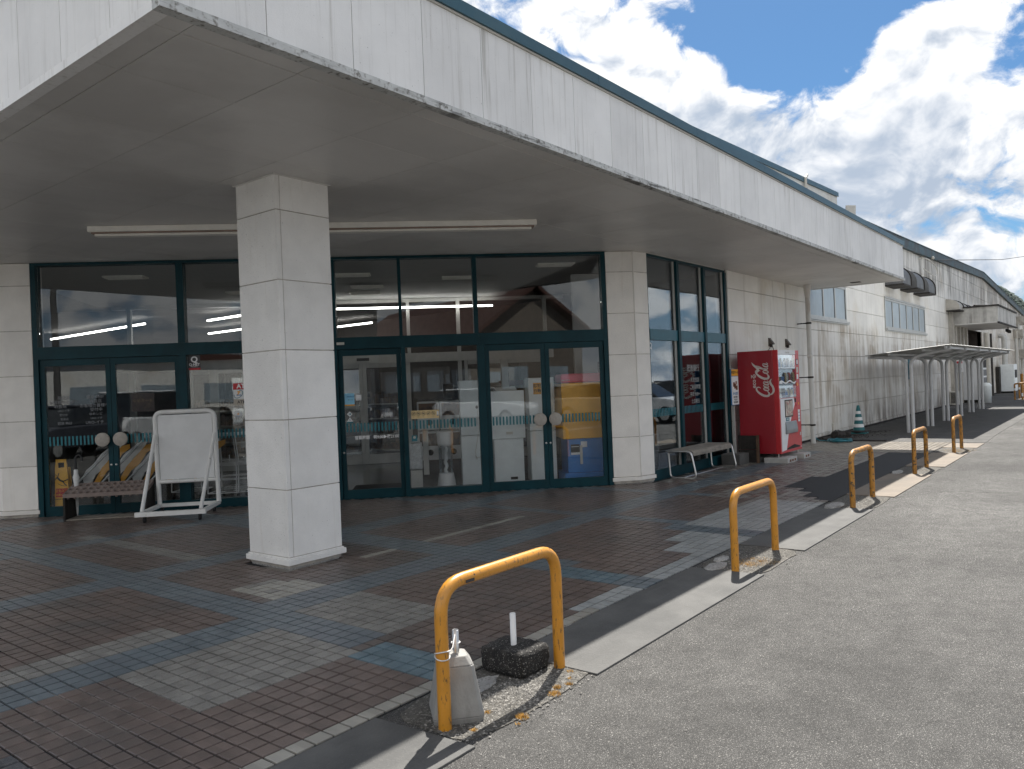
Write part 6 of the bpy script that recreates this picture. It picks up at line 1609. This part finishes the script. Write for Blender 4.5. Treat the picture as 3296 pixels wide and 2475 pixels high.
def car(x, y, rz_, paint, lab, van=False):
    T0 = Matrix.Translation((x, y, 0)) @ Matrix.Rotation(rz_, 4, 'Z')
    t = empty('parked_car', lab, 'van' if van else 'car', (x, y, 0), 'cars parked across the lane')
    if van: low = [(-1.65, .3), (1.62, .3), (1.68, .75), (1.6, .95), (1.25, 1.05), (-1.66, 1.0)]; cab = [(-1.62, 1.0), (1.22, 1.04), (.88, 1.78), (-1.5, 1.85), (-1.62, 1.6)]
    else: low = [(-2.05, .3), (2.05, .3), (2.12, .6), (2.0, .78), (1.1, .92), (-1.9, .98), (-2.1, .8)]; cab = [(-1.75, .98), (1.05, .92), (.25, 1.42), (-.9, 1.48), (-1.6, 1.3)]
    b = MB(); b.T = T0; b.prism_y(low, -.82, .82); put(b, 'body', paint, t, bevel=.06)
    b = MB(); b.T = T0; n = len(cab)
    A = [(p[0], -.78, p[1]) if p[1] < 1.1 else (p[0], -.62, p[1]) for p in cab]; B = [(p[0], -p[1], p[2]) for p in A]
    b.add(A + B, [tuple(range(n)), tuple(reversed(range(n, 2 * n)))] + [((i + 1) % n, i, n + i, n + (i + 1) % n) for i in range(n)]); put(b, 'cabin', mat('car_window', (.02, .025, .03), .08), t, bevel=.03)
    b = MB(); b.T = T0; zt = max(p[1] for p in cab); xs_ = [p[0] for p in cab if p[1] > zt - .25]; b.box(min(xs_) + .05, -.60, zt - .05, max(xs_) - .0, .60, zt + .03); put(b, 'roof', paint, t, bevel=.04)
    for wx in ((-1.1, 1.15) if van else (-1.3, 1.3)):
        for wy in (-.78, .78):
            b = MB(); b.T = T0 @ Matrix.Translation((wx, wy, .3)) @ Matrix.Rotation(PI / 2, 4, 'X'); b.lathe([(0, -.1), (.3, -.1), (.3, .1), (0, .1)], (0, 0, 0), 18); w_ = put(b, 'wheel', m_black, t)
            b = MB(); b.T = T0 @ Matrix.Translation((wx, wy, .3)) @ Matrix.Rotation(PI / 2, 4, 'X'); b.lathe([(0, .11), (.18, .105)] if wy < 0 else [(0, -.11), (.18, -.105)], (0, 0, 0), 14); put(b, 'rim', m_alu, w_)
    for wy in (-.6, .6):
        b = MB(); b.T = T0; f_ = 1.60 if van else 2.06; b.box(f_, wy - .16, .62, f_ + .06, wy + .16, .76); put(b, 'headlight', m_paper, t)
        b = MB(); b.T = T0; f_ = -1.70 if van else -2.12; b.box(f_, wy - .12, .68, f_ + .05, wy + .12, .8); put(b, 'taillight', m_redprint, t)
pw = mat('white_car_paint', (.75, .76, .76), .25, coat=.6); pg = mat('dark_grey_car_paint', (.06, .065, .08), .25, coat=.6); pb = mat('beige_car_paint', (.45, .38, .28), .25, coat=.6)
cars_ = [(-9.5, 3.8, R(60), pw, 'small white van mirrored in the left doors', True), (-8.0, 6.6, R(60), pg, 'dark grey car mirrored beside the small white van', False), (-16, 8.2, R(50), pb, 'beige hatchback mirrored in the far left door', False),
         (-5.2, -9.0, R(-15), pw, 'white hatchback mirrored in the right double doors', False), (-.6, -11.2, R(-10), pb, 'beige car mirrored in the right door leaf', False), (-6.5, -3.5, R(35), pg, 'dark saloon mirrored in the centre door', False),
         (25.5, -2.6, R(88), pw, 'white car mirrored in the side windows', False), (31.0, -3.2, R(92), pg, 'dark car mirrored in the side windows', False), (37, -3.0, R(90), pw, 'white van mirrored deep in the side windows', True)]
for c_ in cars_: car(*c_)
b = MB()
for i in range(12): b.box(-14 + i * 2.6, -9.5, .001, -13.9 + i * 2.6, -4.8, .004)
for i in range(9): b.box(-19, 1 + i * 2.6, .001, -13.6, 1.1 + i * 2.6, .004)
for i in range(7): b.box(20 + i * 2.6, -6.5, .001, 20.1 + i * 2.6, -2.0, .004)
tag(b.build('parking_lines', m_paper), kind='structure')
